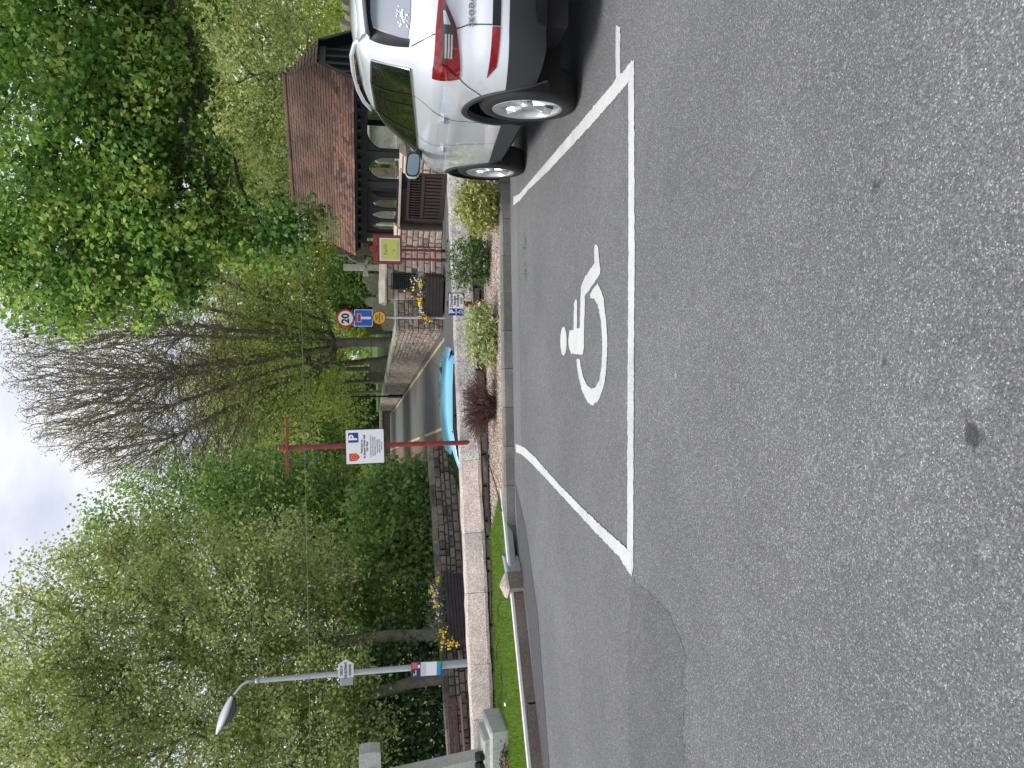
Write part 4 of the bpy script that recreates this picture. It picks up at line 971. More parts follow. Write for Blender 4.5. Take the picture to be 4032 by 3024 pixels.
    for sg in (1, -1):
        g_ = patch(lo, hi, 40, 8, .004, False); g_.v = [(a, sg*b, c) for a, b, c in g_.v]; sw = g_.build('side_window', M['car_glass'], root, smooth=True, auto=50)
        for cu_, wd_ in (([('l', -.05, 1.25), ('l', .10, 1.555)], .06), ([('l', 1.10, 1.205), ('l', .86, 1.552)], .075), ([('l', .22, 1.24), ('l', .34, 1.555)], .02)):
            b_ = line(cu_, wd_, .007, 10, False); b_.v = [(a, sg*b, c) for a, b, c in b_.v]; b_.build('pillar', M['car_trim'], sw, smooth=True)
        q = np.concatenate([dens(lo, 40), dens(hi, 40)[::-1], dens(lo, 40)[:1]]); P = [cP(*a)+.009*cN(*a) for a in q]
        MB().tube([(a, sg*b, c) for a, b, c in P], .007, 6, False).build('window_trim', M['chrome'], sw, smooth=True)
    rw = patch([('x', 0, 1.265), ('x', .66, 1.268), ('x', .765, 1.285)], [('x', 0, 1.53), ('x', .56, 1.53), ('x', .64, 1.515)], 20, 8, .005).build('rear_window', plain('sky_toned_rear_glass', (.30, .33, .37), .05, spec=.7), root, smooth=True, auto=50)  # pale grey-blue base colour stands in for sky reflected in the glass
    for sg in (1, -1): flip(patch([('x', .765, 1.275), ('x', .80, 1.28)], [('x', .64, 1.53), ('x', .705, 1.54)], 5, 10, .006, False), sg).build('window_wing', M['car_trim'], rw, smooth=True)
    patch([('x', .0, 1.528), ('x', .60, 1.528), ('x', .645, 1.515)], [('x', 0, 1.56), ('x', .62, 1.56), ('x', .69, 1.545)], 14, 3, .006).build('window_top_band', M['car_trim'], rw, smooth=True)
    patch([('u', 1.62, 1.20), ('u', 2, 1.20)], [('u', 1.55, 1.565), ('u', 2, 1.575)], 24, 8, .004).build('windscreen', M['car_glass'], root, smooth=True, auto=50)
    # spoiler
    sp = []
    for y_ in np.linspace(-.71, .71, 25):
        k = 1-.10*abs(y_/.71)**4; dz = -.035*abs(y_/.71)**2.5; l_ = -.80+.07*abs(y_/.71)**3
        sp.append([(-.30, y_*k, 1.672+dz), (-.55, y_, 1.655+dz), (l_+.03, y_, 1.618+dz), (l_, y_, 1.598+dz), (l_+.02, y_, 1.588+dz), (-.62, y_, 1.565+dz)])
    MB().grid(sp).build('spoiler', paint, root, smooth=True, auto=40)
    if not fine:
        wheels(root); return
    # lamps
    for sg in (1, -1):
        def mir(m_): m_.v = [(a, sg*b, c) for a, b, c in m_.v]; return m_
        tl = mir(patch([('x', .48, 1.075), ('x', .60, 1.048), ('x', .72, .985), ('x', .86, .955), ('l', -.78, .945), ('l', -.66, .943)], [('x', .48, 1.085), ('x', .60, 1.098), ('x', .74, 1.110), ('x', .9, 1.118), ('l', -.76, 1.122), ('l', -.635, 1.122)], 40, 8, .010, False)).build('tail_lamp', M['lens_red'], root, smooth=True, auto=40)
        mir(patch([('x', .60, 1.058), ('x', .72, 1.0), ('x', .80, .985)], [('x', .62, 1.073), ('x', .74, 1.072), ('x', .90, 1.066)], 18, 5, .013, False)).build('inner_lens', M['lens_dark'], tl, smooth=True)
        for k in range(3):
            mir(patch([('x', .765, 1.008+k*.018), ('x', .875, 1.006+k*.018)], [('x', .765, 1.019+k*.018), ('x', .875, 1.017+k*.018)], 8, 2, .016, False)).build('lamp_element', M['lens_clear'], tl)
        mir(patch([('x', .64, 1.054), ('x', .715, 1.022)], [('x', .64, 1.066), ('x', .715, 1.062)], 8, 3, .016, False)).build('reversing_lens', M['lens_clear'], tl)
        mir(line([('x', .90, 1.07), ('l', -.80, 1.035), ('l', -.70, .965)], .012, .014, 14, False)).build('lamp_crease', plain('deep_red', (.16, .003, .005), .15), tl, smooth=True)
        rf = mir(patch([('x', .715, .705), ('x', .90, .706), ('l', -.90, .718)], [('x', .715, .757), ('x', .93, .757), ('l', -.885, .752)], 18, 4, .006, False)).build('rear_reflector', M['lens_red'], root, smooth=True)
        mir(patch([('l', .30-.10, 1.005), ('l', .30+.11, 1.000)], [('l', .30-.10, 1.034), ('l', .30+.11, 1.029)], 12, 4, .030, False)).build('door_handle', paint, root, smooth=True, auto=40)
        mir(patch([('l', 1.40-.10, .960), ('l', 1.40+.11, .955)], [('l', 1.40-.10, .989), ('l', 1.40+.11, .984)], 12, 4, .030, False)).build('door_handle', paint, root, smooth=True, auto=40)
        for cu_ in ([('l', -.05, 1.25), ('l', .0, 1.14), ('l', .06, 1.10), ('l', .30, .93), ('l', .42, .72)], [('l', 1.13, 1.19), ('l', 1.18, 1.10), ('l', 1.20, .95), ('l', 1.20, .46)], [('l', 2.12, 1.13), ('l', 2.17, .95), ('l', 2.14, .50)],
                    [('l', -.66, .943), ('l', -.52, .87), ('l', -.40, .80), ('l', -.33, .76)], [('x', .80, 1.262), ('x', .765, 1.12), ('x', .735, 1.0), ('x', .70, .90), ('x', .705, .76)]):
            mir(line(cu_, .007, .0022, 18, False)).build('panel_gap', M['seam'], root)
        # mirror
        mr = MB(); h_ = [(1.60, 1.20), (1.575, 1.315), (1.60, 1.325)]
        mg = []
        for q in np.linspace(0, 2*math.pi, 21)[:-1]: mg.append((math.copysign(abs(math.cos(q))**.55, math.cos(q)), math.copysign(abs(math.sin(q))**.6, math.sin(q))))
        cy_, cz_ = 1.105, 1.235; rings = []
        for l_, k in ((1.56, 1.0), (1.60, 1.06), (1.68, 1.0), (1.75, .78), (1.79, .40), (1.80, .05)):
            rings.append([(l_+.10*a*.12, sg*(cy_+.115*k*a+.0), cz_+.068*k*b+.01*a) for a, b in mg]+[(l_+.10*mg[0][0]*.12, sg*(cy_+.115*k*mg[0][0]), cz_+.068*k*mg[0][1]+.01*mg[0][0])])
        mo = MB().grid(rings).build('wing_mirror', paint, root, smooth=True)
        MB().add([(1.558+.012*a, sg*(cy_+.115*a), cz_+.068*b+.01*a) for a, b in mg], [tuple(range(20))]).build('mirror_surround', M['car_trim'], mo)
        MB().add([(1.553+.012*a, sg*(cy_+.098*a), cz_+.055*b+.01*a) for a, b in mg], [tuple(range(20))]).build('mirror_glass', plain('mirror_glass', (.26, .34, .34), .06, metal=1), mo)
        MB().tube([(1.70, sg*.90, 1.17), (1.70, sg*1.03, 1.18)], .03, 8).build('mirror_stalk', M['car_trim'], mo)
        # roof rail
        rl = [(-.50, .672, 1.605), (-.44, .68, 1.648), (-.2, .683, 1.688), (.2, .68, 1.704), (.7, .673, 1.700), (1.1, .663, 1.672), (1.4, .65, 1.622), (1.5, .645, 1.59)]
        MB().tube([(a, sg*b, c) for a, b, c in rl], .016, 8).build('roof_rail', plain('rail_silver', (.66, .67, .68), .35, metal=.3), root, smooth=True)
        for a, z_ in ((-.46, 1.615), (.45, 1.688), (1.42, 1.60)): MB().box((a, sg*.668, z_-.012), (.12, .03, .06), ch=.008).build('rail_foot', M['car_trim'], root)
    patch([('x', 0, .705), ('x', .71, .705)], [('x', 0, .757), ('x', .71, .757)], 12, 3, .005).build('rear_grille_strip', M['car_trim'], root)
    patch([('x', 0, .405), ('x', .58, .405), ('x', .66, .41)], [('x', 0, .49), ('x', .60, .48), ('x', .66, .46)], 12, 3, .012).build('diffuser', M['car_trim'], root)
    # badge lettering reads from the left of the tailgate
    tz = .888; tp_ = cP(cu('x', .63, tz), tz)+.007*cN(cu('x', .63, tz), tz); nn = cN(cu('x', .63, tz), tz); rt = Vector((0, -1, 0)); nz_ = Vector(nn); up_ = nz_.cross(rt).normalized(); rt = up_.cross(nz_).normalized()
    tm_ = Matrix(((rt[0], up_[0], nz_[0], tp_[0]), (rt[1], up_[1], nz_[1], tp_[1]), (rt[2], up_[2], nz_[2], tp_[2]), (0, 0, 0, 1)))
    text('ŠKODA', .046, plain('dark_chrome', (.25, .26, .27), .25, metal=1), tm_, root, bold=.0008, name='badge_lettering', depth=.003, sx=1.05, space=1.18)
    # sticker of small white flecks on the rear glass
    sx_, sz_ = .64, 1.315; sp_ = cP(cu('x', sx_, sz_), sz_)+.008*cN(cu('x', sx_, sz_), sz_); nn = Vector(cN(cu('x', sx_, sz_), sz_)); rt = Vector((0, -1, 0)); up_ = nn.cross(rt).normalized(); rt = up_.cross(nn)
    stk = MB(); rr_ = random.Random(2)
    for k in range(46):
        a, b = rr_.gauss(.0, .028), rr_.gauss(0, .022); r_ = rr_.uniform(.003, .008); q = [Vector(sp_)+rt*(a+r_*math.cos(t))+up_*(b+.4*a+r_*math.sin(t))+nn*.0005*k*.1 for t in np.linspace(0, 6.28, 7)[:-1]]
        stk.add([tuple(v) for v in q], [tuple(range(6))])
    stk.build('window_sticker', M['sign_white'], rw)
    wheels(root)
def wheels(root):
    for l_, z_ in ((0, AZ), (AXF, AZ)):
        for sg in (1, -1):
            Mx = Matrix.Translation((l_, 0, z_))
            def lat(prof, n=40, closed=False):
                m_ = MB().lathe([(r_, sg*h) for r_, h in prof], n, Mx, axis='y', closed=closed); return m_
            wr = .372
            ty = lat([(.262, .945), (.275, .955), (.31, .962), (.345, .955), (.363, .935), (wr, .90), (wr, .75), (.36, .715), (.30, .70), (.262, .72)], 56, True).build('tyre', M['tyre'], root, smooth=True, auto=45)
            gr = MB()
            for k in range(56):
                q = 2*math.pi*k/56
                for y_ in (.77, .83, .89):
                    c, s_ = math.cos(q), math.sin(q); gr.box((0, 0, 0), (.004, .042, .022), Mx @ Matrix.Translation((wr*1.0*c, sg*y_, wr*s_)) @ Matrix.Rotation(-q, 4, 'Y') @ Matrix.Rotation(sg*.5, 4, 'X'))
            gr.build('tread', M['tyre'], ty)
            rim = lat([(.255, .74), (.264, .945), (.272, .950), (.266, .956), (.250, .948), (.240, .92), (.238, .76)], 48).build('rim', M['alloy'], root, smooth=True, auto=40)
            lat([(.0, .86), (.245, .86), (.245, .85), (0, .85)], 32).build('brake_backing', plain('dark_rim_inner', (.05, .05, .052), .5), rim)
            for k in range(5):
                q0 = 2*math.pi*k/5+.3; vs = []
                for rad, hw, yo, tw_ in ((.035, .30, .915, 0), (.09, .24, .925, .02), (.16, .30, .930, .05), (.255, .36, .940, .10)):
                    for da, dy in ((-hw, -.02), (-hw*.35, .006), (hw*.45, .0), (hw*.9, -.035)):
                        a = q0+tw_+da*(.9 if rad > .05 else 1.6); vs.append((rad*math.cos(a), sg*(yo+dy), rad*math.sin(a)))
                fs = [(i*4+j, i*4+j+1, (i+1)*4+j+1, (i+1)*4+j) for i in range(3) for j in range(3)]
                MB().add(vs, fs, Mx).build('spoke', M['alloy'], rim)
            lat([(.0, .945), (.045, .942), (.055, .930), (.055, .90)], 20).build('hub_cap', M['alloy'], rim, smooth=True, auto=40)
ca, cb = park(2274, 412), park(2062, 673)
cf = (cb-ca)/np.linalg.norm(cb-ca); cup = -PN/np.linalg.norm(PN); clf = np.cross(cup, cf)
cO = ca-clf*.92+cf*.09
CM = Matrix(((cf[0], clf[0], cup[0], cO[0]), (cf[1], clf[1], cup[1], cO[1]), (cf[2], clf[2], cup[2], cO[2]+.002), (0, 0, 0, 1)))
car = thing('parked_car', 'white electric crossover car parked nose-in beside the marked bay', 'car', M=CM)
make_car(car, M['car_white'])
# light blue hatchback on the lower road: only its roof shows above the wall
bs = .90
bx = aty(1740, 1531, 14.0); 
BM_ = Matrix.Translation((-.02, 14.1, .0)) @ Matrix.Rotation(math.pi-.02, 4, 'Z') @ Matrix.Diagonal((bs, bs, .865, 1))
blue = thing('hatchback_car', 'light blue hatchback on the lower road, roof showing above the granite coping', 'car', M=BM_)
make_car(blue, M['car_blue'], fine=False)
MB().add([(-.40, -.05, 1.665), (-.22, -.05, 1.685), (-.22, .05, 1.685), (-.40, .05, 1.665), (-.37, -.015, 1.735), (-.34, -.015, 1.735), (-.34, .015, 1.735), (-.37, .015, 1.735)],
         [(0, 1, 5, 4), (1, 2, 6, 5), (2, 3, 7, 6), (3, 0, 4, 7), (4, 5, 6, 7), (3, 2, 1, 0)]).build('aerial_base', M['car_trim'], blue)
MB().tube([(-.35, 0, 1.72), (-.58, 0, 1.98)], .005, 5).build('aerial', M['car_trim'], blue)
# ================================================================== trees
bark_a = stone('bark_grey', [(.11, .098, .08), (.19, .17, .14), (.27, .245, .205)], 9, 1.0, rnd=.2, blotch=2.5)
bark_b = stone('bark_dark', [(.030, .026, .020), (.055, .048, .036), (.085, .075, .058)], 9, 1.0, rnd=.2, blotch=2.5)
def grow(trunk, att, wpath=.35, seg=.45, seed=0, tip=.010, ex=2.25, lift=.25, mains=()):
    r_ = np.random.default_rng(seed); cap = 60000
    pos = np.zeros((cap, 3)); par = np.full(cap, -1); pl = np.zeros(cap); dr = np.zeros((cap, 3)); n = 0
    for i, q in enumerate(trunk):
        pos[n] = q
        if i: par[n] = n-1; d = pos[n]-pos[n-1]; L_ = np.linalg.norm(d); pl[n] = pl[n-1]+L_*.3; dr[n] = d/L_
        else: dr[n] = (0, 0, 1)
        n += 1
    for ml in mains:
        last = None
        for q in ml:
            q = np.array(q, float); i0 = int(np.argmin(np.linalg.norm(pos[:len(trunk)]-q, axis=1))) if last is None else last
            v = q-pos[i0]; L_ = np.linalg.norm(v); k_ = max(1, int(L_/.5))
            for j in range(1, k_+1):
                pos[n] = pos[i0]+v*j/k_+r_.normal(0, .02, 3); par[n] = i0 if j == 1 else n-1; dr[n] = v/(L_+1e-9); pl[n] = pl[par[n]]+L_/k_*.3; n += 1
            last = n-1
    first = max(1, int(len(trunk)*.45)); top = np.array(trunk[-1])
    od = np.argsort(np.linalg.norm(att-top, axis=1)+r_.normal(0, .5, len(att)))
    for a in att[od]:
        d = np.linalg.norm(pos[first:n]-a, axis=1); c = d+wpath*pl[first:n]+1.2*np.maximum(0, pos[first:n, 2]-a[2])*.5
        i = first+int(np.argmin(c)); D = d[i-first]
        if D < .12: continue
        k = max(1, int(math.ceil(D/seg))); ctl = pos[i]+dr[i]*D*.4+np.array([0, 0, lift*D*.4]); p0 = pos[i].copy(); last = i
        for j in range(1, k+1):
            t = j/k; q = (1-t)**2*p0+2*t*(1-t)*ctl+t*t*a+r_.normal(0, .03*seg/.45, 3)*(j < k)
            if n >= cap: break
            pos[n] = q; par[n] = last; v = q-pos[last]; L_ = np.linalg.norm(v)+1e-6; dr[n] = v/L_; pl[n] = pl[last]+L_; last = n; n += 1
    pos, par = pos[:n], par[:n]; acc = np.zeros(n); kids = np.zeros(n, int)
    for i in range(n-1, 0, -1):
        if kids[i] == 0: acc[i] = tip**ex
        acc[par[i]] += acc[i]; kids[par[i]] += 1
    rad = acc**(1/ex); return pos, par, rad, kids
def limbs(pos, par, rad, flare=None, rmax=None):
    V = []; Q = []; off = 0
    for lo, hi, n in ((0, .035, 4), (.035, .12, 6), (.12, 9, 12)):
        c = np.where((par >= 0) & (rad >= lo) & (rad < hi))[0]
        if len(c) == 0: continue
        p = par[c]; d = pos[c]-pos[p]; L_ = np.linalg.norm(d, axis=1, keepdims=True)+1e-9; d = d/L_
        ref = np.where(np.abs(d[:, 2:3]) < .9, np.array([[0, 0, 1.]]), np.array([[1., 0, 0]])); a = np.cross(d, ref); a /= np.linalg.norm(a, axis=1, keepdims=True); b = np.cross(d, a)
        rc = rad[c]; rp = np.minimum(rad[p], rc*1.25)
        if rmax: rc = np.minimum(rc, rmax); rp = np.minimum(rp, rmax)
        an = 2*np.pi*np.arange(n)/n; ring = a[:, None]*np.cos(an)[None, :, None]+b[:, None]*np.sin(an)[None, :, None]
        R0 = (pos[p]-d*rp[:, None]*.25)[:, None]+ring*rp[:, None, None]; R1 = (pos[c]+d*rc[:, None]*.25)[:, None]+ring*rc[:, None, None]
        v = np.concatenate([R0, R1], 1).reshape(-1, 3); m = len(c); base = off+np.arange(m)[:, None]*2*n; j = np.arange(n); j2 = (j+1) % n
        q = np.stack([base+j, base+j2, base+n+j2, base+n+j], -1).reshape(-1, 4); V.append(v); Q.append(q); off += len(v)
    return np.concatenate(V), np.concatenate(Q)
def leaves(P, size, asp=.75, seed=0, droop=.25, tone=None, fold=.25, upb=.55, out=None):
    r_ = np.random.default_rng(seed); n = len(P)
    nr = r_.normal(0, .75, (n, 3))+np.array([0, 0, upb]); nr /= np.linalg.norm(nr, axis=1, keepdims=True)
    t = r_.normal(0, 1, (n, 3)); t[:, 2] -= droop; t -= nr*np.sum(t*nr, 1, keepdims=True); t /= np.linalg.norm(t, axis=1, keepdims=True); s = np.cross(nr, t)
    L_ = (size*r_.uniform(.65, 1.25, n))[:, None]; W = L_*asp*.5
    b = P; m = P+t*L_*.45; tip = P+t*L_-nr*L_*.12
    V = np.stack([b, m+s*W+nr*W*fold, tip, m-s*W+nr*W*fold], 1).reshape(-1, 3)
    Fq = np.arange(4*n).reshape(-1, 4)
    return V, Fq
def sample_ell(ells, n, r_, shell=.35):
    """points inside a union of ellipsoids (centre, radii, weight), thinned towards the middle"""
    w_ = np.array([e[2] if len(e) > 2 else e[1][0]*e[1][1]*e[1][2] for e in ells], float); k = r_.choice(len(ells), n, p=w_/w_.sum())
    d = r_.normal(0, 1, (n, 3)); d /= np.linalg.norm(d, axis=1, keepdims=True); rr = r_.uniform(shell**3, 1, n)**(1/3)
    C_ = np.array([e[0] for e in ells], float)[k]; R_ = np.array([e[1] for e in ells], float)[k]; return C_+d*rr[:, None]*R_
def tree(name, label, trunk, ells, n_att, n_leaf, lsize, lmat, bmat, seed, wpath=.3, group=None, spread=.42, per=None, tipr=.011, rmax=None, zmin=None, asp=.75, thr=.03, shell=.35, lift=.25, seg=.5, mains=(), tone_sd=.22, bare=None, ex=2.25):
    r_ = np.random.default_rng(seed); att = sample_ell(ells, n_att, r_, shell)
    if zmin is not None: att = att[att[:, 2] > zmin]
    trunk = [np.array(q, float) for q in trunk]
    tr = []
    for a, b in zip(trunk[:-1], trunk[1:]):
        k = max(2, int(np.linalg.norm(b-a)/.4))
        for t in range(k): tr.append(a+(b-a)*t/k+r_.normal(0, .012, 3))
    tr.append(trunk[-1])
    pos, par, rad, kids = grow(tr, att, wpath, seg, seed, tipr, lift=lift, mains=mains, ex=ex)
    root = thing(name, label, 'tree', tuple(trunk[0]), group=group); o = np.array(trunk[0])
    # flare at the foot
    h = pos[:, 2]-o[2]; near = np.hypot(pos[:, 0]-o[0], pos[:, 1]-o[1]) < .8
    rad2 = np.where(near & (h < .7), rad*(1+.5*np.clip(1-h/.7, 0, 1)**2), rad)
    if rmax: rad2 = np.minimum(rad2, rmax*np.where(near & (h < .7), 1+.5*np.clip(1-h/.7, 0, 1)**2, 1))
    V, Q = limbs(pos, par, rad2); link('trunk', rawmesh('trunk', V-o, Q, smooth=True), bmat, root)
    tw = np.where((rad < thr) & (np.arange(len(rad)) > len(tr)))[0]
    if bare is not None: 
        pr = np.clip(bare(pos[tw]), 0, 1)+1e-9; pick = r_.choice(tw, n_leaf, p=pr/pr.sum())
    else: pick = r_.choice(tw, n_leaf)
    P = pos[pick]+np.clip(r_.normal(0, spread, (n_leaf, 3)), -1.5*spread, 1.5*spread)*np.array([1, 1, .75])
    if zmin is not None: P = P[P[:, 2] > zmin-.3]; pick = pick[:len(P)]
    V, Fq = leaves(P, lsize, asp, seed+1)
    hsh = np.abs(np.sin(np.floor(P[:, 0]*1.3)*12.9898+np.floor(P[:, 1]*1.3)*78.233+np.floor(P[:, 2]*1.3)*37.719)*43758.5453) % 1
    tone = np.clip(.5+(hsh-.5)*.55+r_.normal(0, tone_sd, len(P)), 0, 1)
    link('crown', rawmesh('crown', V-o, Fq, tone), lmat, root, 'stuff'); return root
lm_maple = leafmat('maple_leaf', [(0.050, 0.108, 0.032), (0.110, 0.217, 0.057), (0.200, 0.354, 0.093), (0.345, 0.525, 0.138), (0.533, 0.556, 0.189)], .5)
lm_olive = leafmat('young_olive_leaf', [(0.131, 0.186, 0.065), (0.244, 0.316, 0.110), (0.384, 0.455, 0.165), (0.564, 0.613, 0.260), (0.620, 0.620, 0.452)], .48)  # olive leaf tones, paled so the colour carries the veil of sky glare
lm_mid = leafmat('mid_green_leaf', [(0.088, 0.149, 0.055), (0.172, 0.286, 0.095), (0.296, 0.437, 0.144), (0.466, 0.601, 0.219)], .48)
lm_yellow = leafmat('yellow_green_leaf', [(0.192, 0.256, 0.078), (0.350, 0.439, 0.130), (0.536, 0.620, 0.202), (0.620, 0.620, 0.287)], .5)
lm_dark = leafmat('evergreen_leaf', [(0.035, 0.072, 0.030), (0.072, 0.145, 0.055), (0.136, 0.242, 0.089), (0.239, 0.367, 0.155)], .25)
lm_bud = leafmat('unfolding_bud', [(0.162, 0.138, 0.089), (0.243, 0.211, 0.121), (0.324, 0.292, 0.162), (0.389, 0.389, 0.194)], .35)
# the big maple that hangs over the lychgate
tree('maple_tree', 'large bright green maple whose boughs hang over the lychgate roof', [(13.2, 20.5, 0), (13.0, 20.2, 2.5), (12.2, 19.6, 5.5), (11.0, 19.2, 8.5)],
     [((9.0, 19.2, 11.2), (6.6, 4.6, 5.2), 9), ((4.1, 18.2, 7.2), (2.0, 1.8, 1.9), 2.6), ((3.3, 18.5, 9.3), (2.1, 1.9, 2.1), 2.2), ((3.5, 17.8, 5.4), (.85, .9, 1.4), .6), ((8.4, 18.4, 8.6), (3.8, 2.6, 1.8), 3.2), ((2.7, 18.4, 7.6), (1.4, 1.4, 1.2), .7), ((6.6, 18.2, 7.5), (2.4, 1.8, 1.3), 1.9), ((3.7, 17.9, 4.1), (.4, .5, .6), .10)],
     2300, 130000, .118, lm_maple, bark_b, 21, .28, spread=.25, asp=.9, tipr=.009, rmax=.42, zmin=3.1, shell=.25)
# tall half-bare lime behind the lane wall
tB = onz(1552, 1346, 1.15)
tx_, ty_ = tB[0], tB[1]
mains_ = [[(tx_+dx*.35, ty_+dy*.35, 4.2), (tx_+dx*.8, ty_+dy*.8, 7.5), (tx_+dx*1.5, ty_+dy*1.5, 11.5)] for dx, dy in ((1.3, .3), (2.6, -.4), (.5, -1.4), (-.8, .9), (-2.0, -.3), (-1.2, -1.2), (.3, 1.6), (-3.0, .4))]
tree('lime_tree', 'tall fan-shaped lime with bare upper twigs beside the lane wall', [(tx_, ty_, 1.1), (tx_-.02, ty_, 2.2), (tx_-.05, ty_, 3.2), (tx_-.05, ty_, 6.5)],
     [((tx_+.1, ty_, 12.0), (7.0, 5.4, 6.6), 6), ((tx_-3.1, ty_, 11.6), (4.7, 4, 4.9), 5), ((tx_-.4, ty_, 14.4), (6.0, 4.6, 4.3), 5)],
     8500, 85000, .070, lm_bud, bark_a, 31, .75, spread=.14, tipr=.0105, ex=2.75, rmax=.60, shell=.3, lift=.8, seg=.7, zmin=5.0, bare=lambda p: .4+.6*(p[:, 2] > 9), mains=mains_)
# low leafy sprouts of the same avenue: separate yellow-green limes further on
av = [(1510, 1452, 50.0, .36), (1505, 1502, 54.0, .26), (1502, 1545, 60.0, .34)]
for k, (vx, vy, Y_, rm) in enumerate(av):
    q = aty(vx, vy, Y_); tree('lime_tree', ['thick grey lime trunk with yellow-green leaves, next beyond the fan-shaped lime', 'slender dark lime between two thicker trunks of the avenue', 'pale grey lime trunk by the black lamp post, last of the avenue'][k], [(q[0], Y_, 1.1), (q[0], Y_, 3.6), (q[0]-.2, Y_, 6)],
         [((q[0]-.5, Y_, 9.0), (4.6, 4, 5.2))], 420, 13000, .19, lm_yellow, bark_a, 41+k, .45, 'limes along the churchyard avenue', spread=.45, tipr=.012, rmax=rm, zmin=3.6)
tree('lime_tree', 'leafy yellow-green lime with a forked grey trunk just behind the fan-shaped lime', [(tB[0]-.75, tB[1]+1.2, 1.1), (tB[0]-1.0, tB[1]+1.2, 3.2), (tB[0]-1.2, tB[1]+1.3, 5)],
     [((tB[0]-1.0, tB[1]+1.5, 7.0), (5.0, 3.5, 3.4), 5), ((tB[0]+2.6, tB[1]-.6, 6.6), (2.6, 2.0, 2.6), 2)], 800, 17000, .15, lm_yellow, bark_a, 47, .45, 'limes along the churchyard avenue', spread=.40, tipr=.010, rmax=.40, zmin=3.4)
# trees behind the left wall
def at(vx, vy, Y_): q = aty(vx, vy, Y_); return q
q = at(1700, 2500, 22.3); tree('beech_tree', 'smooth brown trunked tree rising behind the long slatted planter', [(q[0], 22.3, .1), (q[0]+.05, 22.3, 2.4), (q[0]-.1, 22.4, 5), (q[0]-.3, 22.6, 7.5)],
     [((-7.4, 23.0, 8.4), (3.9, 3.2, 5.2), 6), ((-5.6, 22.0, 5.6), (2.4, 2.2, 2.8), 2.2), ((-8, 21.6, 4.4), (3.2, 1.6, 1.8), 1.6), ((-6.0, 23, 9.6), (2.2, 2, 2.2), 1.3)], 1400, 66000, .095, lm_olive, bark_a, 51, .32, spread=.24, tipr=.009, rmax=.24, zmin=2.4)
q = at(1700, 2660, 21.6); tree('beech_tree', 'broad leaning brown tree with low leafy boughs behind the grey lamp post', [(q[0], 21.6, .1), (q[0]-.2, 21.7, 1.6), (q[0]-.7, 21.9, 3.6), (q[0]-1.2, 22, 6)],
     [((-10.4, 21.6, 8.0), (3.9, 3.2, 5.6), 6), ((-9.2, 20.4, 4.2), (2.6, 1.4, 2.2), 2), ((-8.6, 21.5, 10.6), (3, 2.4, 2.6), 1.6)], 1400, 66000, .10, lm_olive, bark_a, 52, .32, spread=.24, tipr=.009, rmax=.40, zmin=1.8)
q = at(1700, 2085, 31.0); tree('ash_tree', 'slim dark trunked green tree standing behind the old rubble wall', [(q[0], 31, .1), (q[0]+.1, 31, 3), (q[0], 31, 6.5)],
     [((-6.2, 31, 8.0), (4.0, 3.4, 5.6), 6), ((-4.8, 30, 5.4), (2.4, 2.2, 2.8), 2)], 700, 34000, .16, lm_mid, bark_b, 53, .35, spread=.42, tipr=.010, rmax=.2, zmin=2.2)
q = at(1600, 1900, 46.0); tree('ash_tree', 'round bright green tree beyond the end of the old rubble wall', [(q[0], 46, .1), (q[0], 46, 3.5), (q[0]+.2, 46, 6)],
     [((q[0]+.3, 46, 7.6), (5.2, 4, 5.0), 6)], 420, 22000, .22, lm_mid, bark_b, 54, .35, spread=.5, tipr=.012, rmax=.25, zmin=1.6)
tree('ash_tree', 'hazy yellow-green tree far down the lane behind the parking sign', [(-9, 64, 0), (-9, 64, 4), (-8.8, 64, 7)],
     [((-8, 64, 8), (7.5, 5, 6.5), 6), ((-1, 66, 7), (5, 4, 5), 3)], 420, 21000, .30, lm_yellow, bark_b, 55, .35, spread=.65, tipr=.014, rmax=.3, zmin=1.5)
# olive trees beyond the lychgate
tree('oak_tree', 'gnarled grey tree with thin olive leaves beyond the lychgate gable', [(17.5, 42, 1.1), (17.3, 42, 4), (16.5, 42, 7)],
     [((16, 42, 9.5), (6, 4, 5.6), 6), ((12, 41, 7.5), (3.5, 3, 3.4), 2)], 900, 36000, .17, lm_olive, bark_a, 61, .4, spread=.45, tipr=.013, rmax=.45, zmin=3.2)
tree('oak_tree', 'wide olive-green tree rising behind the lychgate ridge', [(9.5, 52, 1.1), (9.5, 52, 4), (9.3, 52, 7)],
     [((9.5, 52, 8.6), (7.5, 5, 6.0), 6)], 700, 34000, .22, lm_yellow, bark_a, 62, .4, spread=.55, tipr=.014, rmax=.45, zmin=2.6)
tree('oak_tree', 'broad pale green tree far beyond the gable end', [(26, 62, 1.1), (26, 62, 4), (25.5, 62, 7)],
     [((25, 62, 9), (9, 5, 7.5), 6)], 500, 26000, .30, lm_yellow, bark_a, 63, .4, spread=.7, tipr=.014, rmax=.45, zmin=1.6)
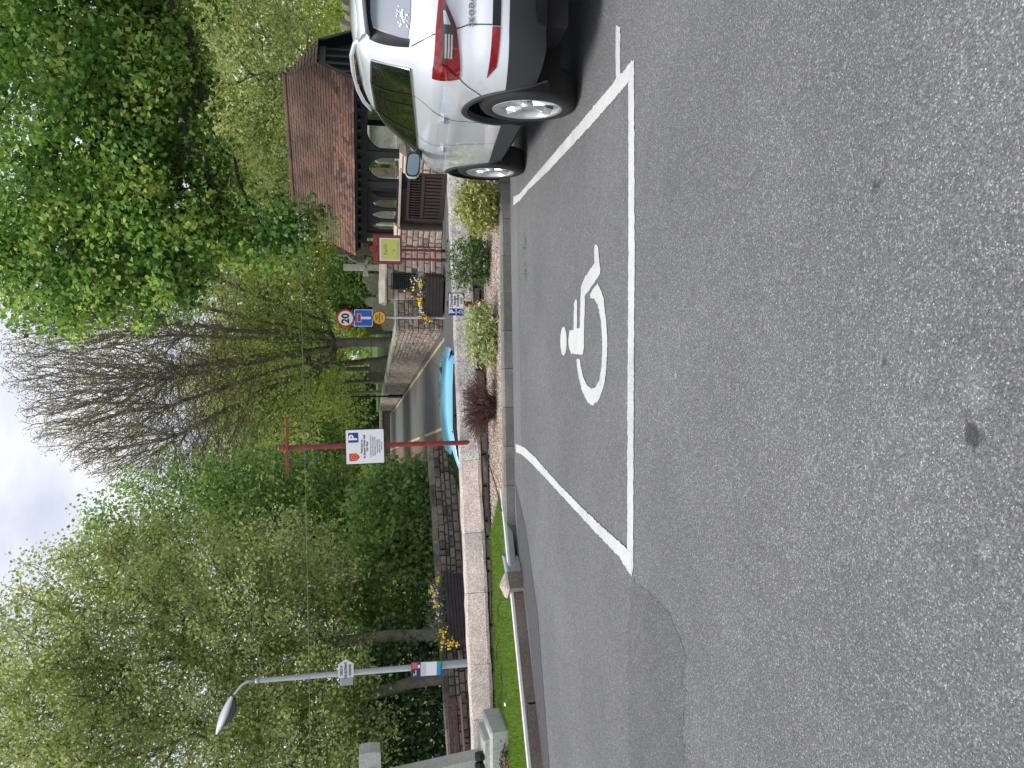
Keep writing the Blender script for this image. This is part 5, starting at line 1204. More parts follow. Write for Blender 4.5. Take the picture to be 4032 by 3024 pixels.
# shrubs: leafy masses with stems
def shrub(name, label, c, R_, n, lsize, lmat, seed, group=None, ground=0., asp=.5, cat='shrub', stems=14, spread=.12, upb=.5, stemr=.006, shell=.45, bm=None):
    r_ = np.random.default_rng(seed); c = np.array(c, float); R_ = np.array(R_, float)
    root = thing(name, label, cat, (c[0], c[1], ground), group=group); o = np.array([c[0], c[1], ground])
    n_c = max(10, n//26); ce = sample_ell([((*c,), (*R_,))], n_c, r_, shell); ce = ce[ce[:, 2] > ground+.03]
    P = ce[r_.integers(len(ce), size=n)]+r_.normal(0, spread, (n, 3)); P[:, 2] = np.maximum(P[:, 2], ground+.03)
    V, Fq = leaves(P, lsize, asp, seed, upb=upb); tone = np.clip(r_.normal(.5, .24, n)+.25*(P[:, 2]-c[2])/R_[2]*0, 0, 1)
    link('foliage', rawmesh('foliage', V-o, Fq, tone), lmat, root, 'stuff')
    m_ = MB()
    for k in range(stems):
        e_ = ce[r_.integers(len(ce))]; b = o+np.array([*r_.normal(0, .18, 2)*R_[:2], -.03]); mid = (b+e_)/2+r_.normal(0, .06, 3)*R_
        m_.tube([b-o, mid-o, e_-o], [stemr*1.6, stemr*1.2, stemr*.6], 5, False)
    m_.build('stems', bm or bark_b, root); return root
k = 0
for (x_, y_, z_, rx, ry, rz_, n_, mt, lab) in ((-4.4, 25.8, 1.6, 2.0, 1.3, 1.8, 9000, lm_mid, 'leafy green bush rising over the near end of the old rubble wall'), (-6.4, 24.6, 1.9, 2.2, 1.2, 2.0, 9000, lm_mid, 'rounded green bush behind the middle of the old rubble wall'),
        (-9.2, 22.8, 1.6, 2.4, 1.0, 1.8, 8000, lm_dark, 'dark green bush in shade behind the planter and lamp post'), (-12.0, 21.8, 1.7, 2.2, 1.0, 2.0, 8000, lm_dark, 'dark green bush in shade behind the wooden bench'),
        (-5.6, 33, 1.6, 1.7, 2.6, 1.9, 7000, lm_mid, 'bright green hedge bush overhanging the left verge of the lane'), (-7.4, 44, 1.6, 2.0, 3.5, 2.0, 6000, lm_mid, 'green hedge further along the left verge of the lane')):
    shrub('bush', lab, (x_, y_, z_), (rx, ry, rz_), n_, .17, mt, 70+k, spread=.2, stemr=.02, asp=.7); k += 1
q = aty(1430, 1640, 78); shrub('evergreen_bush', 'dark evergreen thicket above the far wall at the lane end', (q[0], 79, 3.0), (4.6, 2.5, 3.4), 9000, .36, lm_dark, 80, spread=.4, stemr=.03, asp=.6)
for k, (vx, vy, Y_, rx, rz_, mt, lab) in enumerate(((1400, 1085, 38, 1.3, 1.2, lm_mid, 'bright green bush behind the stone crosses'), (1405, 1150, 41, 1.6, 1.3, lm_dark, 'dark clipped bush behind the brown headstones'), (1400, 1230, 48, 2.2, 1.5, lm_yellow, 'pale yellow-green bush behind the speed limit sign'), (1440, 80, 40, 3, 2.2, lm_yellow, 'sunlit yellow-green bush beyond the gable end'), (1440, 620, 44, 4, 1.6, lm_mid, 'low green hedge behind the graves beyond the lychgate'))):
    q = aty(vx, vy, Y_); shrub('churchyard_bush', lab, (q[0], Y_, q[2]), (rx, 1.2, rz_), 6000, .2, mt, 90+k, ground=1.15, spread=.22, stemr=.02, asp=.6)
# far wood that closes the view
r_ = np.random.default_rng(77); nW = 42000; cW_ = np.stack([r_.uniform(-85, 95, 420), r_.uniform(92, 120, 420), r_.uniform(.5, 9, 420)], -1); cW_[:, 2] *= .75+.25*np.sin(cW_[:, 0]*.21)
P = cW_[r_.integers(420, size=nW)]+r_.normal(0, 1.5, (nW, 3)); P[:, 2] = np.maximum(P[:, 2], 0); V, Fq = leaves(P, .75, .8, 78)
tag(link('far_wood', rawmesh('far_wood', V, Fq, np.clip(r_.normal(.5, .25, nW), 0, 1)), lm_mid, None, 'stuff'), 'distant green wood closing the view behind the churchyard', 'wood')
# ================================================================== planting in the gravel bed
lm_var = leafmat('variegated_leaf', [(.10, .15, .035), (.20, .26, .06), (.36, .40, .12), (.52, .52, .22), (.62, .62, .36)], .3)
lm_var2 = leafmat('cream_edged_leaf', [(.13, .20, .05), (.24, .32, .10), (.42, .46, .20), (.58, .60, .36), (.66, .68, .48)], .3)
lm_bed = leafmat('narrow_green_leaf', [(.035, .075, .02), (.07, .13, .035), (.12, .20, .06), (.20, .29, .11)], .3)
lm_barb = leafmat('purple_barberry_leaf', [(.075, .045, .040), (.12, .062, .055), (.17, .075, .068), (.21, .12, .095)], .3)
bark_tw = plain('reddish_twig', (.12, .082, .066), .8, var=.3, vscale=20)
def bedpt(x, y): 
    q = park(x, y, KH); return q[0], q[1], bedz(q[0], q[1])
def bush(name, label, px, R_, n, ls, lmat, seed, asp=.42, spread=.05, stems=20, shell=.55, off=0.0, upb=.5):
    x_, y_, z_ = bedpt(*px); y_ += off; z_ = bedz(x_, y_)
    return shrub(name, label, (x_, y_, z_+R_[2]*.92), R_, n, ls, lmat, seed, ground=z_-.02, asp=asp, spread=spread, stems=stems, shell=shell, stemr=.005, upb=upb)
bush('variegated_shrub', 'dense yellow variegated shrub in gravel beside the white car wheel', (1962, 802), (.37, .30, .28), 4200, .060, lm_var, 101)
bush('green_shrub', 'loose narrow-leaved green shrub against the wall, right of the badge sign', (1930, 1043), (.36, .26, .30), 2100, .070, lm_bed, 102, asp=.3, spread=.06, shell=.2, off=-.12)
bush('variegated_shrub', 'open cream-edged variegated shrub in gravel, left of the badge sign', (1955, 1322), (.42, .30, .215), 2400, .065, lm_var2, 103, spread=.06, shell=.35)
x_, y_, z_ = bedpt(1952, 1600)
bar = thing('barberry_shrub', 'spiky purple-brown twiggy shrub beside the maroon sign post', 'shrub', (x_, y_, z_)); r_ = np.random.default_rng(8); tw = MB(); LP = []
for k in range(620):
    a = r_.uniform(0, 6.28); sp_ = r_.uniform(.1, 1)**.6; d = np.array([math.cos(a)*.52*sp_, math.sin(a)*.36*sp_, 0]); h = r_.uniform(.34, .47)*(1.05-.5*sp_**2.5)
    b = np.array([*r_.normal(0, .05, 2), -.02]); p1 = b+d*.35+np.array([0, 0, h*.6]); p2 = b+d*.95+np.array([0, 0, h])
    tw.tube([b, p1, p2], [.004, .0032, .0018], 4, False)
    for t in np.linspace(.35, 1.04, 9): LP.append(((1-t)**2*b+2*t*(1-t)*p1+t*t*p2)+r_.normal(0, .012, 3))
tw.build('twigs', bark_tw, bar); V, Fq = leaves(np.array(LP), .026, .5, 9); link('foliage', rawmesh('foliage', V, Fq, r_.uniform(0, 1, len(LP))), lm_barb, bar, 'stuff')
# dry leaves caught in it
# cable lying along the wall foot, twigs on the lawn
cb_ = [wallpt(s_, .13, 0) for s_ in np.linspace(-.5, sA+1.6, 26)]
cb_ = [np.array([q[0], q[1]-.03*math.sin(i*.9), max(bedz(q[0], q[1]), lawnz(q[0], q[1]) if i > 22 else 0)+.035]) for i, q in enumerate(cb_)]
tag(MB().tube(cb_, .011, 6).build('cable', plain('dark_pipe', (.05, .04, .035), .6)), 'thin dark pipe running along the foot of the granite-capped wall', 'pipe')
c0 = park(1895, 1760, .2); c1 = park(1975, 2015, .16); lp = [np.array(c0)+(np.array(c1)-np.array(c0))*t+np.array([.12*math.sin(t*3.1), 0, .03*math.sin(t*7)]) for t in np.linspace(0, 1, 14)]
lp = [np.array([q[0], q[1], max(bedz(q[0], q[1]), lawnz(q[0], q[1]))+.03+.06*(1-t)**3]) for q, t in zip(lp, np.linspace(0, 1, 14))]
tag(MB().tube(lp, .007, 6).build('loose_cable', M['sign_black'], smooth=True), 'loose black cable trailing from the maroon post over the gravel', 'cable')
lab_tw = 'thin dark fallen twig lying on the lawn'
for k, (vx, vy, L_, an) in enumerate(((1968, 2400, .35, 1.2), (1962, 2560, .5, .9), (1978, 2680, .45, 1.4), (1990, 2740, .3, .6), (1955, 2480, .22, 2.0), (1950, 2790, .3, 1.8))):
    q = park(vx, vy, .15); a = []
    for t in np.linspace(-.5, .5, 7): X_, Y_ = q[0]-L_*t*math.sin(an)-.05*t*t, q[1]+L_*t*math.cos(an); a.append((X_, Y_, lawnz(X_, Y_)+.035+.012*math.cos(t*8+k)))
    tag(MB().tube(a, .005, 5).build('fallen_twig', M['sign_black']), lab_tw, 'twig', 'twigs fallen on the lawn')
q = park(1990, 2740, .15); tag(MB().box((q[0]-.1, q[1], lawnz(q[0]-.1, q[1])+.03), (.05, .03, .03), ch=.012).build('litter', M['sign_white']), 'small scrap of white litter on the lawn', 'litter')
# small weeds at the kerb foot
for k, (vx, vy) in enumerate(((2012, 1360), (2008, 1480), (2016, 1720), (2020, 1790), (2072, 960), (2074, 1080))):
    q = park(vx, vy); r_ = np.random.default_rng(200+k); n = 60; P_ = np.stack([q[0]+r_.normal(0, .05, n), q[1]+r_.normal(0, .008, n), pz(q[0], q[1])+r_.uniform(.004, .03, n)], -1)
    V, Fq = leaves(P_, .022, .4, k); tag(link('weed', rawmesh('weed', V, Fq, r_.uniform(0, 1, n)), M['blade'], None), 'tiny green weed growing in the joint of the tarmac by the kerb', 'weed', 'weeds along the kerb')
# ------------------------------------------------------------------ car park signs
def post_frame(x_, y_, z_, rz=0): return Matrix.Translation((x_, y_, z_)) @ Matrix.Rotation(rz, 4, 'Z')
PY_ = 10.72; pb_ = aty(1905, 1741, PY_); pt_ = aty(1103, 1763, PY_); gz = bedz(pb_[0], PY_)
ps = thing('parking_sign', 'tall maroon post with white car park welcome board and crossbar', 'sign', (pb_[0], PY_, gz))
X0 = (pb_[0]+pt_[0])/2-pb_[0]; HT = pt_[2]-gz; lean = pt_[0]-pb_[0]
MB().tube([(0, 0, -.15), (lean, 0, HT)], .033, 12).build('post', M['red_paint'], ps, smooth=True, auto=40)
MB().lathe([(.0, HT+.03), (.03, HT+.03), (.040, HT+.015), (.040, HT-.05), (.034, HT-.055)], 14, Matrix.Translation((lean, 0, 0))).build('post_cap', M['red_paint'], ps)
cbz = aty(1132, 1763, PY_)[2]-gz; cl = aty(1132, 1865, PY_)[0]-pb_[0]; cr_ = aty(1132, 1653, PY_)[0]-pb_[0]
MB().box(((cl+cr_)/2, -.045, cbz), (cr_-cl, .022, .034), ch=.003).build('crossbar', M['red_paint'], ps)
c_tl = aty(1362, 1827, PY_-.06); c_br = aty(1512, 1690, PY_-.06); bcx = (c_tl[0]+c_br[0])/2-pb_[0]; bcz = (c_tl[2]+c_br[2])/2-gz; bw_, bh_ = .49, .535
BF = Matrix.Translation((bcx, -.055, bcz)) @ Matrix.Rotation(math.radians(-1.0), 4, 'Y') @ FACE
bd = MB().prism(rrect(bw_, bh_, .016), -.004, .004, BF).build('board', M['sign_black'], ps)
MB().prism(rrect(bw_-.026, bh_-.026, .010), .0045, .006, BF).build('face', M['sign_white'], bd)
def B(x_, y_, z_=.0065): return BF @ Matrix.Translation((x_-bw_/2, bh_/2-y_, z_))
MB().prism(rrect(.135, .135, .004), 0, .001, B(.372, .112)).build('parking_panel', M['sign_blue'], bd)
text('P', .150, M['sign_white'], B(.372, .112, .0085), bd, bold=.006, name='parking_letter')
MB().prism([(-.053, .07), (.053, .07), (.053, -.02), (.03, -.05), (0, -.072), (-.03, -.05), (-.053, -.02)], 0, .001, B(.104, .122)).build('parish_shield', plain('shield_red', (.62, .06, .05), .4), bd)
MB().lathe([(.033, 0), (.041, 0), (.041, .001), (.033, .001)], 28, B(.104, .118, .008), closed=True).build('shield_ring', plain('shield_gold', (.80, .30, .04), .4), bd)
MB().prism([(q[0], q[1]) for q in disc(.011, 12)], 0, .001, B(.104, .118, .008)).build('shield_centre', plain('shield_gold2', (.75, .25, .05), .4), bd)
bk = M['sign_black']
for t, y_, s_ in (('Welcome to', .222, .037), ('St Saviour Parish Hall', .258, .037), ('Car Park', .295, .037)): text(t, s_, bk, B(.245, y_), bd, bold=.0011)
for t, y_ in (('A maximum stay of 3 hours in a', .342), ('continuous 24 hours applies.', .371), ('Please indicate arrival time', .401), ('using a parking disc', .431), ('(yellow time clock)', .460), ('Thank You', .490)): text(t, .0235, bk, B(.245, y_), bd, bold=.0003)
for sx_ in (-1, 1):
    for sz_ in (-1, 1): MB().lathe([(0, .008), (.005, .007), (.006, .006)], 8, BF @ Matrix.Translation((sx_*.21, sz_*.235, 0))).build('rivet', M['galv'], bd)
# badge holder sign
DY = 10.85; q = aty(1913, 1197, DY); gz = bedz(q[0], DY)
ds = thing('badge_sign', 'low white disabled badge holders sign on a short maroon post', 'sign', (q[0], DY, gz))
c1 = aty(1764, 1241, DY); c2 = aty(1826, 1155, DY); w_, h_ = c2[0]-c1[0]+.01, c1[2]-c2[2]+.005; cx_, cz_ = (c1[0]+c2[0])/2-q[0], (c1[2]+c2[2])/2-gz
MB().tube([(0, .03, -.1), (0, .03, cz_+h_/2+.012)], .040, 12).build('post', M['red_paint'], ds, smooth=True, auto=40)
DF = Matrix.Translation((cx_, -.02, cz_)) @ Matrix.Rotation(math.radians(1.2), 4, 'Y') @ FACE
b2 = MB().prism(rrect(w_, h_, .014), -.003, .003, DF).build('board', M['sign_black'], ds)
MB().prism(rrect(w_-.024, h_-.024, .010), .0035, .005, DF).build('face', M['sign_white'], b2)
def DB(x_, y_, z_=.0055): return DF @ Matrix.Translation((x_, y_, z_))
lx = -w_*.33; sq = h_*.37
for y_ in (h_*.215, -h_*.215): MB().prism(rrect(sq, sq, .003), 0, .001, DB(lx, y_)).build('blue_panel', M['sign_blue'], b2)
text('P', sq*1.1, M['sign_white'], DB(lx, h_*.215, .0075), b2, bold=.004, name='parking_letter')
wh = MB(); k_ = sq*.42
wh.lathe([(k_*.52, 0), (k_*.68, 0), (k_*.68, .001), (k_*.52, .001)], 20, DB(lx-k_*.1, -h_*.215-k_*.25, .0075), closed=True)
wh.prism(disc(k_*.17, 12), 0, .001, DB(lx-k_*.25, -h_*.215+k_*.78, .0075)); wh.prism([(-k_*.34, k_*.55), (-k_*.12, k_*.55), (-k_*.08, -k_*.02), (k_*.45, -k_*.02), (k_*.75, -k_*.7), (k_*.55, -k_*.78), (k_*.3, -k_*.2), (-k_*.28, -k_*.2)], 0.0012, .002, DB(lx, -h_*.215, .0075))
wh.build('wheelchair_symbol', M['sign_white'], b2, kind='stuff')
for t, y_ in (('Disabled', .30), ('badge', .10), ('holders', -.10), ('only', -.30)): text(t, .057, bk, DB(w_*.155, h_*y_, .0055), b2, bold=.0009)
# ------------------------------------------------------------------ road signs on one post across the road
SY = 26.4; q = aty(1747, 1252, SY)
rs = thing('road_sign_post', 'grey post carrying speed limit, no through road and no waiting signs', 'road sign', (q[0], SY, 0))
tp = aty(1330, 1252, SY)[2]
MB().tube([(0, 0, -.1), (0, 0, tp)], .038, 12).build('post', M['white_post'], rs, smooth=True, auto=40)
def sg(vx, vy): p_ = aty(vx, vy, SY-.08); return Matrix.Translation((p_[0]-q[0], -.08, p_[2])) @ FACE
c = sg(1361, 1253); r1 = .305
a = MB().prism(disc(r1, 48), -.006, .004, c).build('speed_limit_sign', M['sign_red'], rs); MB().prism(disc(r1*.80, 48), .0045, .006, c).build('face', M['sign_white'], a)
text('20', .34, bk, c @ Matrix.Translation((-.01, .0, .007)), a, bold=.012, name='number')
MB().prism(disc(r1*1.0, 40), -.012, -.007, c).build('backing', M['sign_grey'], a)
c = sg(1431, 1252); a = MB().prism(rrect(.575, .615, .04), -.006, .004, c).build('no_through_road_sign', M['sign_white'], rs); MB().prism(rrect(.535, .575, .03), .0045, .006, c).build('face', M['sign_blue2'], a)
MB().prism(rrect(.085, .40, .003), .0065, .0075, c @ Matrix.Translation((0, -.05, 0))).build('white_bar', M['sign_white'], a)
MB().prism(rrect(.285, .14, .003), .0065, .0078, c @ Matrix.Translation((0, .145, 0))).build('bar_border', M['sign_white'], a); MB().prism(rrect(.255, .11, .003), .008, .009, c @ Matrix.Translation((0, .145, 0))).build('red_bar', M['sign_red'], a)
c = sg(1493, 1251); a = MB().prism(disc(.235, 40), -.006, .004, c).build('no_waiting_sign', plain('rust_red_rim', (.30, .05, .03), .5), rs); MB().prism(disc(.205, 40), .0045, .006, c).build('face', M['sign_yellow'], a)
text('NO', .12, bk, c @ Matrix.Translation((.0, .09, .007)), a, bold=.003); text('WAITING', .075, bk, c @ Matrix.Translation((0, -.01, .007)), a, bold=.002)
MB().prism([(-.085, -.008), (.085, -.008), (.085, .008), (-.085, .008)], .0065, .0075, c @ Matrix.Translation((0, -.10, 0))).build('arrow_bar', bk, a)
# ------------------------------------------------------------------ notice board
NY = 25.6; nb0 = aty(1469, 1039, NY); nb1 = aty(1582, 928, NY); q = np.array([(nb0[0]+nb1[0])/2, NY, 0])
nb = thing('notice_board', 'maroon parish notice board with yellow poster on two posts', 'notice board', tuple(q))
wN, hN = nb1[0]-nb0[0], nb0[2]-nb1[2]; zN = (nb0[2]+nb1[2])/2
nm = plain('notice_maroon', (.25, .025, .03), .4, var=.12); nl = plain('notice_relief', (.36, .10, .085), .4)
for vy in (985, 1021):
    px_x = aty(1650, vy, NY)[0]-q[0]; MB().box((px_x, .03, zN/2-.1), (.075, .075, zN+.1), ch=.006).build('post', nm, nb); MB().box((px_x, .03, .09), (.095, .095, .20), ch=.005).build('post_foot', bk, nb)
NF_ = Matrix.Translation((0, -.03, zN)) @ FACE
fr = MB().prism(rrect(wN, hN, .01), -.05, .02, NF_).build('case', nm, nb)
for x0, y0, x1, y1 in ((-.47, -.47, .47, -.45), (-.47, .45, .47, .47), (-.47, -.45, -.45, .45), (.45, -.45, .47, .45)): MB().prism([(x0*wN, y0*hN), (x1*wN, y0*hN), (x1*wN, y1*hN), (x0*wN, y1*hN)], .021, .026, NF_).build('moulding', nl, fr)
for x0, x1 in ((-.42, -.12), (.12, .42)): MB().prism([(x0*wN, .375*hN), (x1*wN, .375*hN), (x1*wN, .41*hN), (x0*wN, .41*hN)], .021, .025, NF_).build('title_relief', nl, fr)
MB().prism([(-.095, .60*hN), (.095, .60*hN), (.095, .40*hN), (.06, .36*hN), (0, .34*hN), (-.06, .36*hN), (-.095, .40*hN)], -.02, .028, NF_).build('crest', nm, nb); MB().lathe([(.05, 0), (.065, 0), (.065, .006), (.05, .006)], 24, NF_ @ Matrix.Translation((0, .485*hN, .029)), closed=True).build('crest_ring', nl, nb)
MB().prism(rrect(wN*.79, hN*.70, .004), .021, .030, NF_ @ Matrix.Translation((0, -.075*hN, 0))).build('white_frame', M['sign_white'], fr)
po = MB().prism(rrect(wN*.70, hN*.62, .003), .031, .033, NF_ @ Matrix.Translation((-.004, -.085*hN, 0))).build('poster', plain('yellow_poster', (.68, .66, .17), .45), fr)
tg = plain('poster_teal', (.38, .58, .36), .6); pk = plain('poster_pink', (.72, .52, .20), .6); dk_ = plain('poster_grey_green', (.25, .38, .24), .6)
text('Faith', .19, dk_, NF_ @ Matrix.Translation((0, .07*hN, .034)) @ Matrix.Rotation(.10, 4, 'Z'), po, bold=.002)
for k in range(7): MB().box((0, 0, 0), (.06, .016, .002), NF_ @ Matrix.Translation((-.26+.085*k, -.13*hN-.02*abs(k-3)*abs(k-3)*.5, .034)) @ Matrix.Rotation(.12*(3-k), 4, 'Z')).build('poster_word', pk, po)
MB().box((0, 0, 0), (.56, .05, .002), NF_ @ Matrix.Translation((0, -.35*hN, .034))).build('poster_strip', tg, po)
for dx, dy in ((0, .02), (.03, -.01), (-.03, -.015)): MB().box((0, 0, 0), (.03, .035, .002), NF_ @ Matrix.Translation((-.03+dx, -.22*hN+dy, .034))).build('poster_figure', dk_, po)
# ------------------------------------------------------------------ planters
pet_y = plain('yellow_petal', (.85, .55, .02), .5); pet_w = plain('white_petal', (.75, .75, .78), .5); pet_p = plain('purple_petal', (.38, .16, .45), .5)
def flowers(parent, spots, mat, r, seed):
    r_ = np.random.default_rng(seed); V = []; n = 0; Fq = []
    for (x_, y_, z_, sd, k) in spots:
        for i in range(k):
            c = np.array([x_, y_, z_])+r_.normal(0, 1, 3)*np.array(sd); s_ = r*r_.uniform(.7, 1.3); nr = np.array([r_.normal(0, .4), -1, r_.normal(.5, .4)]); nr /= np.linalg.norm(nr); a = np.cross(nr, (0, 0, 1)); a /= np.linalg.norm(a); b = np.cross(nr, a)
            for j in range(6): V.append(c+s_*(a*math.cos(j*math.pi/3)+b*math.sin(j*math.pi/3))+nr*(.3*s_ if j % 2 else 0))
            Fq.append([n+j for j in range(6)]); n += 6
    link('flowers', rawmesh('flowers', np.array(V), np.array(Fq)), mat, parent, 'stuff')
lm_gre = leafmat('grey_green_leaf', [(.06, .085, .05), (.11, .14, .085), (.17, .21, .13), (.26, .29, .20)], .25)
def planter(label, M_, w_, d_, h_, nsl, leg):
    t = thing('flower_planter', label, 'planter', M=M_)
    sh = (h_-leg)/nsl
    for k in range(nsl):
        z_ = leg+sh*(k+.5); fl = 1+.05*(z_/h_)
        MB().box((0, -d_/2*fl, z_), (w_*fl, .03, sh-.012), ch=.004).build('slat', M['dark_plank'], t); MB().box((0, d_/2*fl, z_), (w_*fl, .03, sh-.012), ch=.004).build('slat', M['dark_plank'], t)
        for s_ in (-1, 1): MB().box((s_*(w_/2*fl-.015), 0, z_), (.03, d_*fl-.03, sh-.012), ch=.004).build('end_slat', M['dark_plank'], t)
    MB().box((0, 0, (leg+h_)/2-.03), (w_-.06, d_-.06, h_-leg-.06)).build('soil', M['earth'], t)
    for sx_ in (-1, 1):
        for sy_ in (-1, 1): MB().box((sx_*(w_/2-.08), sy_*(d_/2-.08), leg/2-.01), (.09, .09, leg+.02)).build('foot', M['dark_plank'], t)
    return t
def plants(t, w_, d_, h_, n, seed, hz=.26):
    r_ = np.random.default_rng(seed); P_ = np.stack([r_.uniform(-w_*.52, w_*.52, n), r_.uniform(-d_*.55, d_*.5, n), h_+np.abs(r_.normal(.0, hz, n))*.8-.04], -1); P_[:, 2] *= 1-.12*np.abs(P_[:, 0]/w_)**2
    V, Fq = leaves(P_, .07, .45, seed); link('foliage', rawmesh('foliage', V, Fq, r_.uniform(0, 1, n)), lm_gre, t, 'stuff')
qa, qb = aty(1748, 1240, 26.1), aty(1748, 1100, 26.1); w_ = (qb[0]-qa[0])*1.0
pt = planter('dark boarded planter with yellow and purple flowers before the lattice pier', Matrix.Translation(((qa[0]+qb[0])/2+.12, 26.4, 0)) @ Matrix.Rotation(-.36, 4, 'Z'), w_+.1, .62, .66, 5, .07)
plants(pt, w_+.05, .6, .68, 1700, 301, .30)
flowers(pt, [(.38, -.25, .86, (.08, .04, .05), 34), (-.22, -.28, .86, (.08, .04, .04), 34), (.1, -.1, 1.12, (.25, .1, .12), 14)], pet_y, .030, 1); flowers(pt, [(.55, -.2, .95, (.08, .05, .10), 16), (-.5, -.28, .84, (.08, .05, .05), 18)], pet_w, .022, 2); flowers(pt, [(.1, -.3, .84, (.08, .03, .05), 18)], pet_p, .024, 3)
flowers(pt, [(-.70, -.30, .72, (.05, .05, .10), 26), (-.80, -.30, .50, (.05, .04, .12), 26)], pet_y, .024, 4)
r_ = np.random.default_rng(5); P_ = np.stack([r_.normal(-.74, .06, 260), r_.normal(-.3, .06, 260), r_.uniform(.36, .86, 260)], -1); V, Fq = leaves(P_, .06, .4, 6); link('trailing_plant', rawmesh('trailing_plant', V, Fq, r_.uniform(0, 1, 260)), lm_gre, pt, 'stuff')
q0 = onz(1838, 2490, .09); LPX = -6.35; ang = math.atan2(lwd[1], lwd[0])+math.pi
sP = float((LPX-LW0[0])/lwd[0]); pc = LW0+lwd*sP+lwn*.62
pl2 = planter('long dark slatted planter with flowers on the far pavement', Matrix.Translation((pc[0], pc[1], .09)) @ Matrix.Rotation(ang, 4, 'Z'), 1.75, .6, .66, 7, .06)
plants(pl2, 1.7, .6, .68, 1900, 311, .28)
flowers(pl2, [(.75, -.2, .82, (.08, .05, .04), 22), (.45, -.2, .98, (.12, .05, .05), 34), (.1, -.25, .90, (.06, .05, .05), 20), (-.7, -.3, .80, (.16, .05, .10), 34), (-.95, -.3, .62, (.08, .05, .10), 40)], pet_y, .024, 12); flowers(pl2, [(.3, -.25, .92, (.10, .05, .06), 40), (-.15, -.28, .88, (.14, .05, .08), 14)], plain('lilac_petal', (.52, .52, .68), .5), .02, 13)
# ------------------------------------------------------------------ bench on the far pavement
sB = float((-9.0-LW0[0])/lwd[0]); bc_ = LW0+lwd*sB+lwn*.75
bn = thing('bench', 'reddish brown slatted wooden bench on the far pavement', 'bench', M=Matrix.Translation((bc_[0], bc_[1], .09)) @ Matrix.Rotation(ang, 4, 'Z'))
for z_, h_ in ((.56, .11), (.69, .11)): MB().box((0, .16+(z_-.5)*.2, z_+.02), (1.8, .03, h_), Matrix.Rotation(0, 4, 'X'), ch=.006).build('back_slat', M['bench_wood'], bn)
for y_ in (-.18, -.06, .06): MB().box((0, y_, .44), (1.8, .105, .03), ch=.006).build('seat_slat', M['bench_wood'], bn)
for x_ in (-.75, .75):
    MB().box((x_, -.15, .21), (.07, .07, .44), ch=.006).build('leg', M['bench_wood'], bn); MB().box((x_, .17, .40), (.06, .05, .80), ch=.006).build('leg', M['bench_wood'], bn); MB().box((x_, 0, .41), (.06, .4, .05)).build('seat_bearer', M['bench_wood'], bn)
# ------------------------------------------------------------------ street lamp
SLY = 17.0; q = aty(1841, 2610, SLY); t_ = aty(1014, 2682, SLY)
sp = thing('street_lamp', 'grey steel street lamp with direction sign and notice panel across the road', 'street lamp', (q[0], SLY, 0))
tz = t_[2]; dx = t_[0]-q[0]
def lpx(z_): return dx*0.35*z_/tz
MB().tube([(0, 0, -.1), (lpx(1.5), 0, 1.5), (lpx(1.6), 0, 1.62), (lpx(tz), 0, tz)], [.088, .086, .070, .050], 12).build('pole', M['galv'], sp, smooth=True, auto=40)
MB().lathe([(.05, -.04), (.062, -.03), (.062, .03), (.04, .05)], 12, Matrix.Translation((lpx(tz), 0, tz))).build('collar', M['galv'], sp, smooth=True)
ax = lpx(tz); ar_ = [(ax, 0, tz), (ax-.01, 0, tz+.22), (ax-.07, 0, tz+.32), (ax-.20, 0, tz+.43), (ax-.30, 0, tz+.50)]
MB().tube(ar_, [.032, .03, .028, .027, .03], 10).build('arm', M['galv'], sp, smooth=True)
hd = []; hx, hz_ = ax-.27, tz+.49
for t in np.linspace(0, 1, 12):
    w2 = .05+.14*math.sin(math.pi*min(1, t*1.05+.05))**.7; h2 = .035+.10*math.sin(math.pi*min(1, t+.02))**.8; cx_ = hx-.78*t; cz_ = hz_+.33*t-.03*math.sin(math.pi*t); hd.append([(cx_+.3*h2*math.sin(a)*.5, w2*math.cos(a), cz_+h2*math.sin(a)*(1 if math.sin(a) > 0 else .30)) for a in np.linspace(0, 2*math.pi, 17)])
lh = MB().grid(hd).build('lantern', plain('lantern_shell', (.55, .58, .60), .35), sp, smooth=True)
bw = []
for t in np.linspace(.12, .82, 9):
    w2 = .11*math.sin(math.pi*t)**.6+.01; cx_ = hx-.78*t; cz_ = hz_+.33*t-.03*math.sin(math.pi*t)-.10*math.sin(math.pi*min(1, t+.02))**.8*.5
    bw.append([(cx_+.03*abs(math.cos(a)), w2*math.cos(a), cz_-.125*math.sin(math.pi*t)*math.sin(a)) for a in np.linspace(0, math.pi, 9)])
MB().grid(bw).build('lens_bowl', plain('grey_bowl', (.10, .11, .12), .15), lh, smooth=True)
# direction finger sign
dz_ = aty(1362, 2650, SLY)[2]; FS = Matrix.Translation((lpx(dz_), -.10, dz_)) @ FACE
b = MB().prism([(-.06, .165), (.24, .165), (.34, 0), (.24, -.165), (-.06, -.165)], -.005, .005, FS).build('finger_sign', plain('finger_white', (.62, .64, .64), .4), sp)
for t, y_ in (('OFFICE OF', .09), ('THE LIEUTENANT', 0), ('GOVERNOR', -.09)): text(t, .072, bk, FS @ Matrix.Translation((.10, y_, .006)), b, bold=.0022, sx=.62)
MB().box((-.17, -.02, dz_-.02), (.17, .05, .27), ch=.006).build('sign_bracket_box', plain('box_grey_blue', (.28, .34, .36), .4), sp)
nz_ = aty(1677, 2615, SLY)[2]; NP = Matrix.Translation((lpx(nz_)-.01, -.12, nz_)) @ Matrix.Rotation(math.radians(1.2), 4, 'Y') @ FACE
b = MB().prism(rrect(.33, .665, .012), -.02, .006, NP).build('notice_panel', plain('panel_teal', (.01, .10, .12), .4), sp)
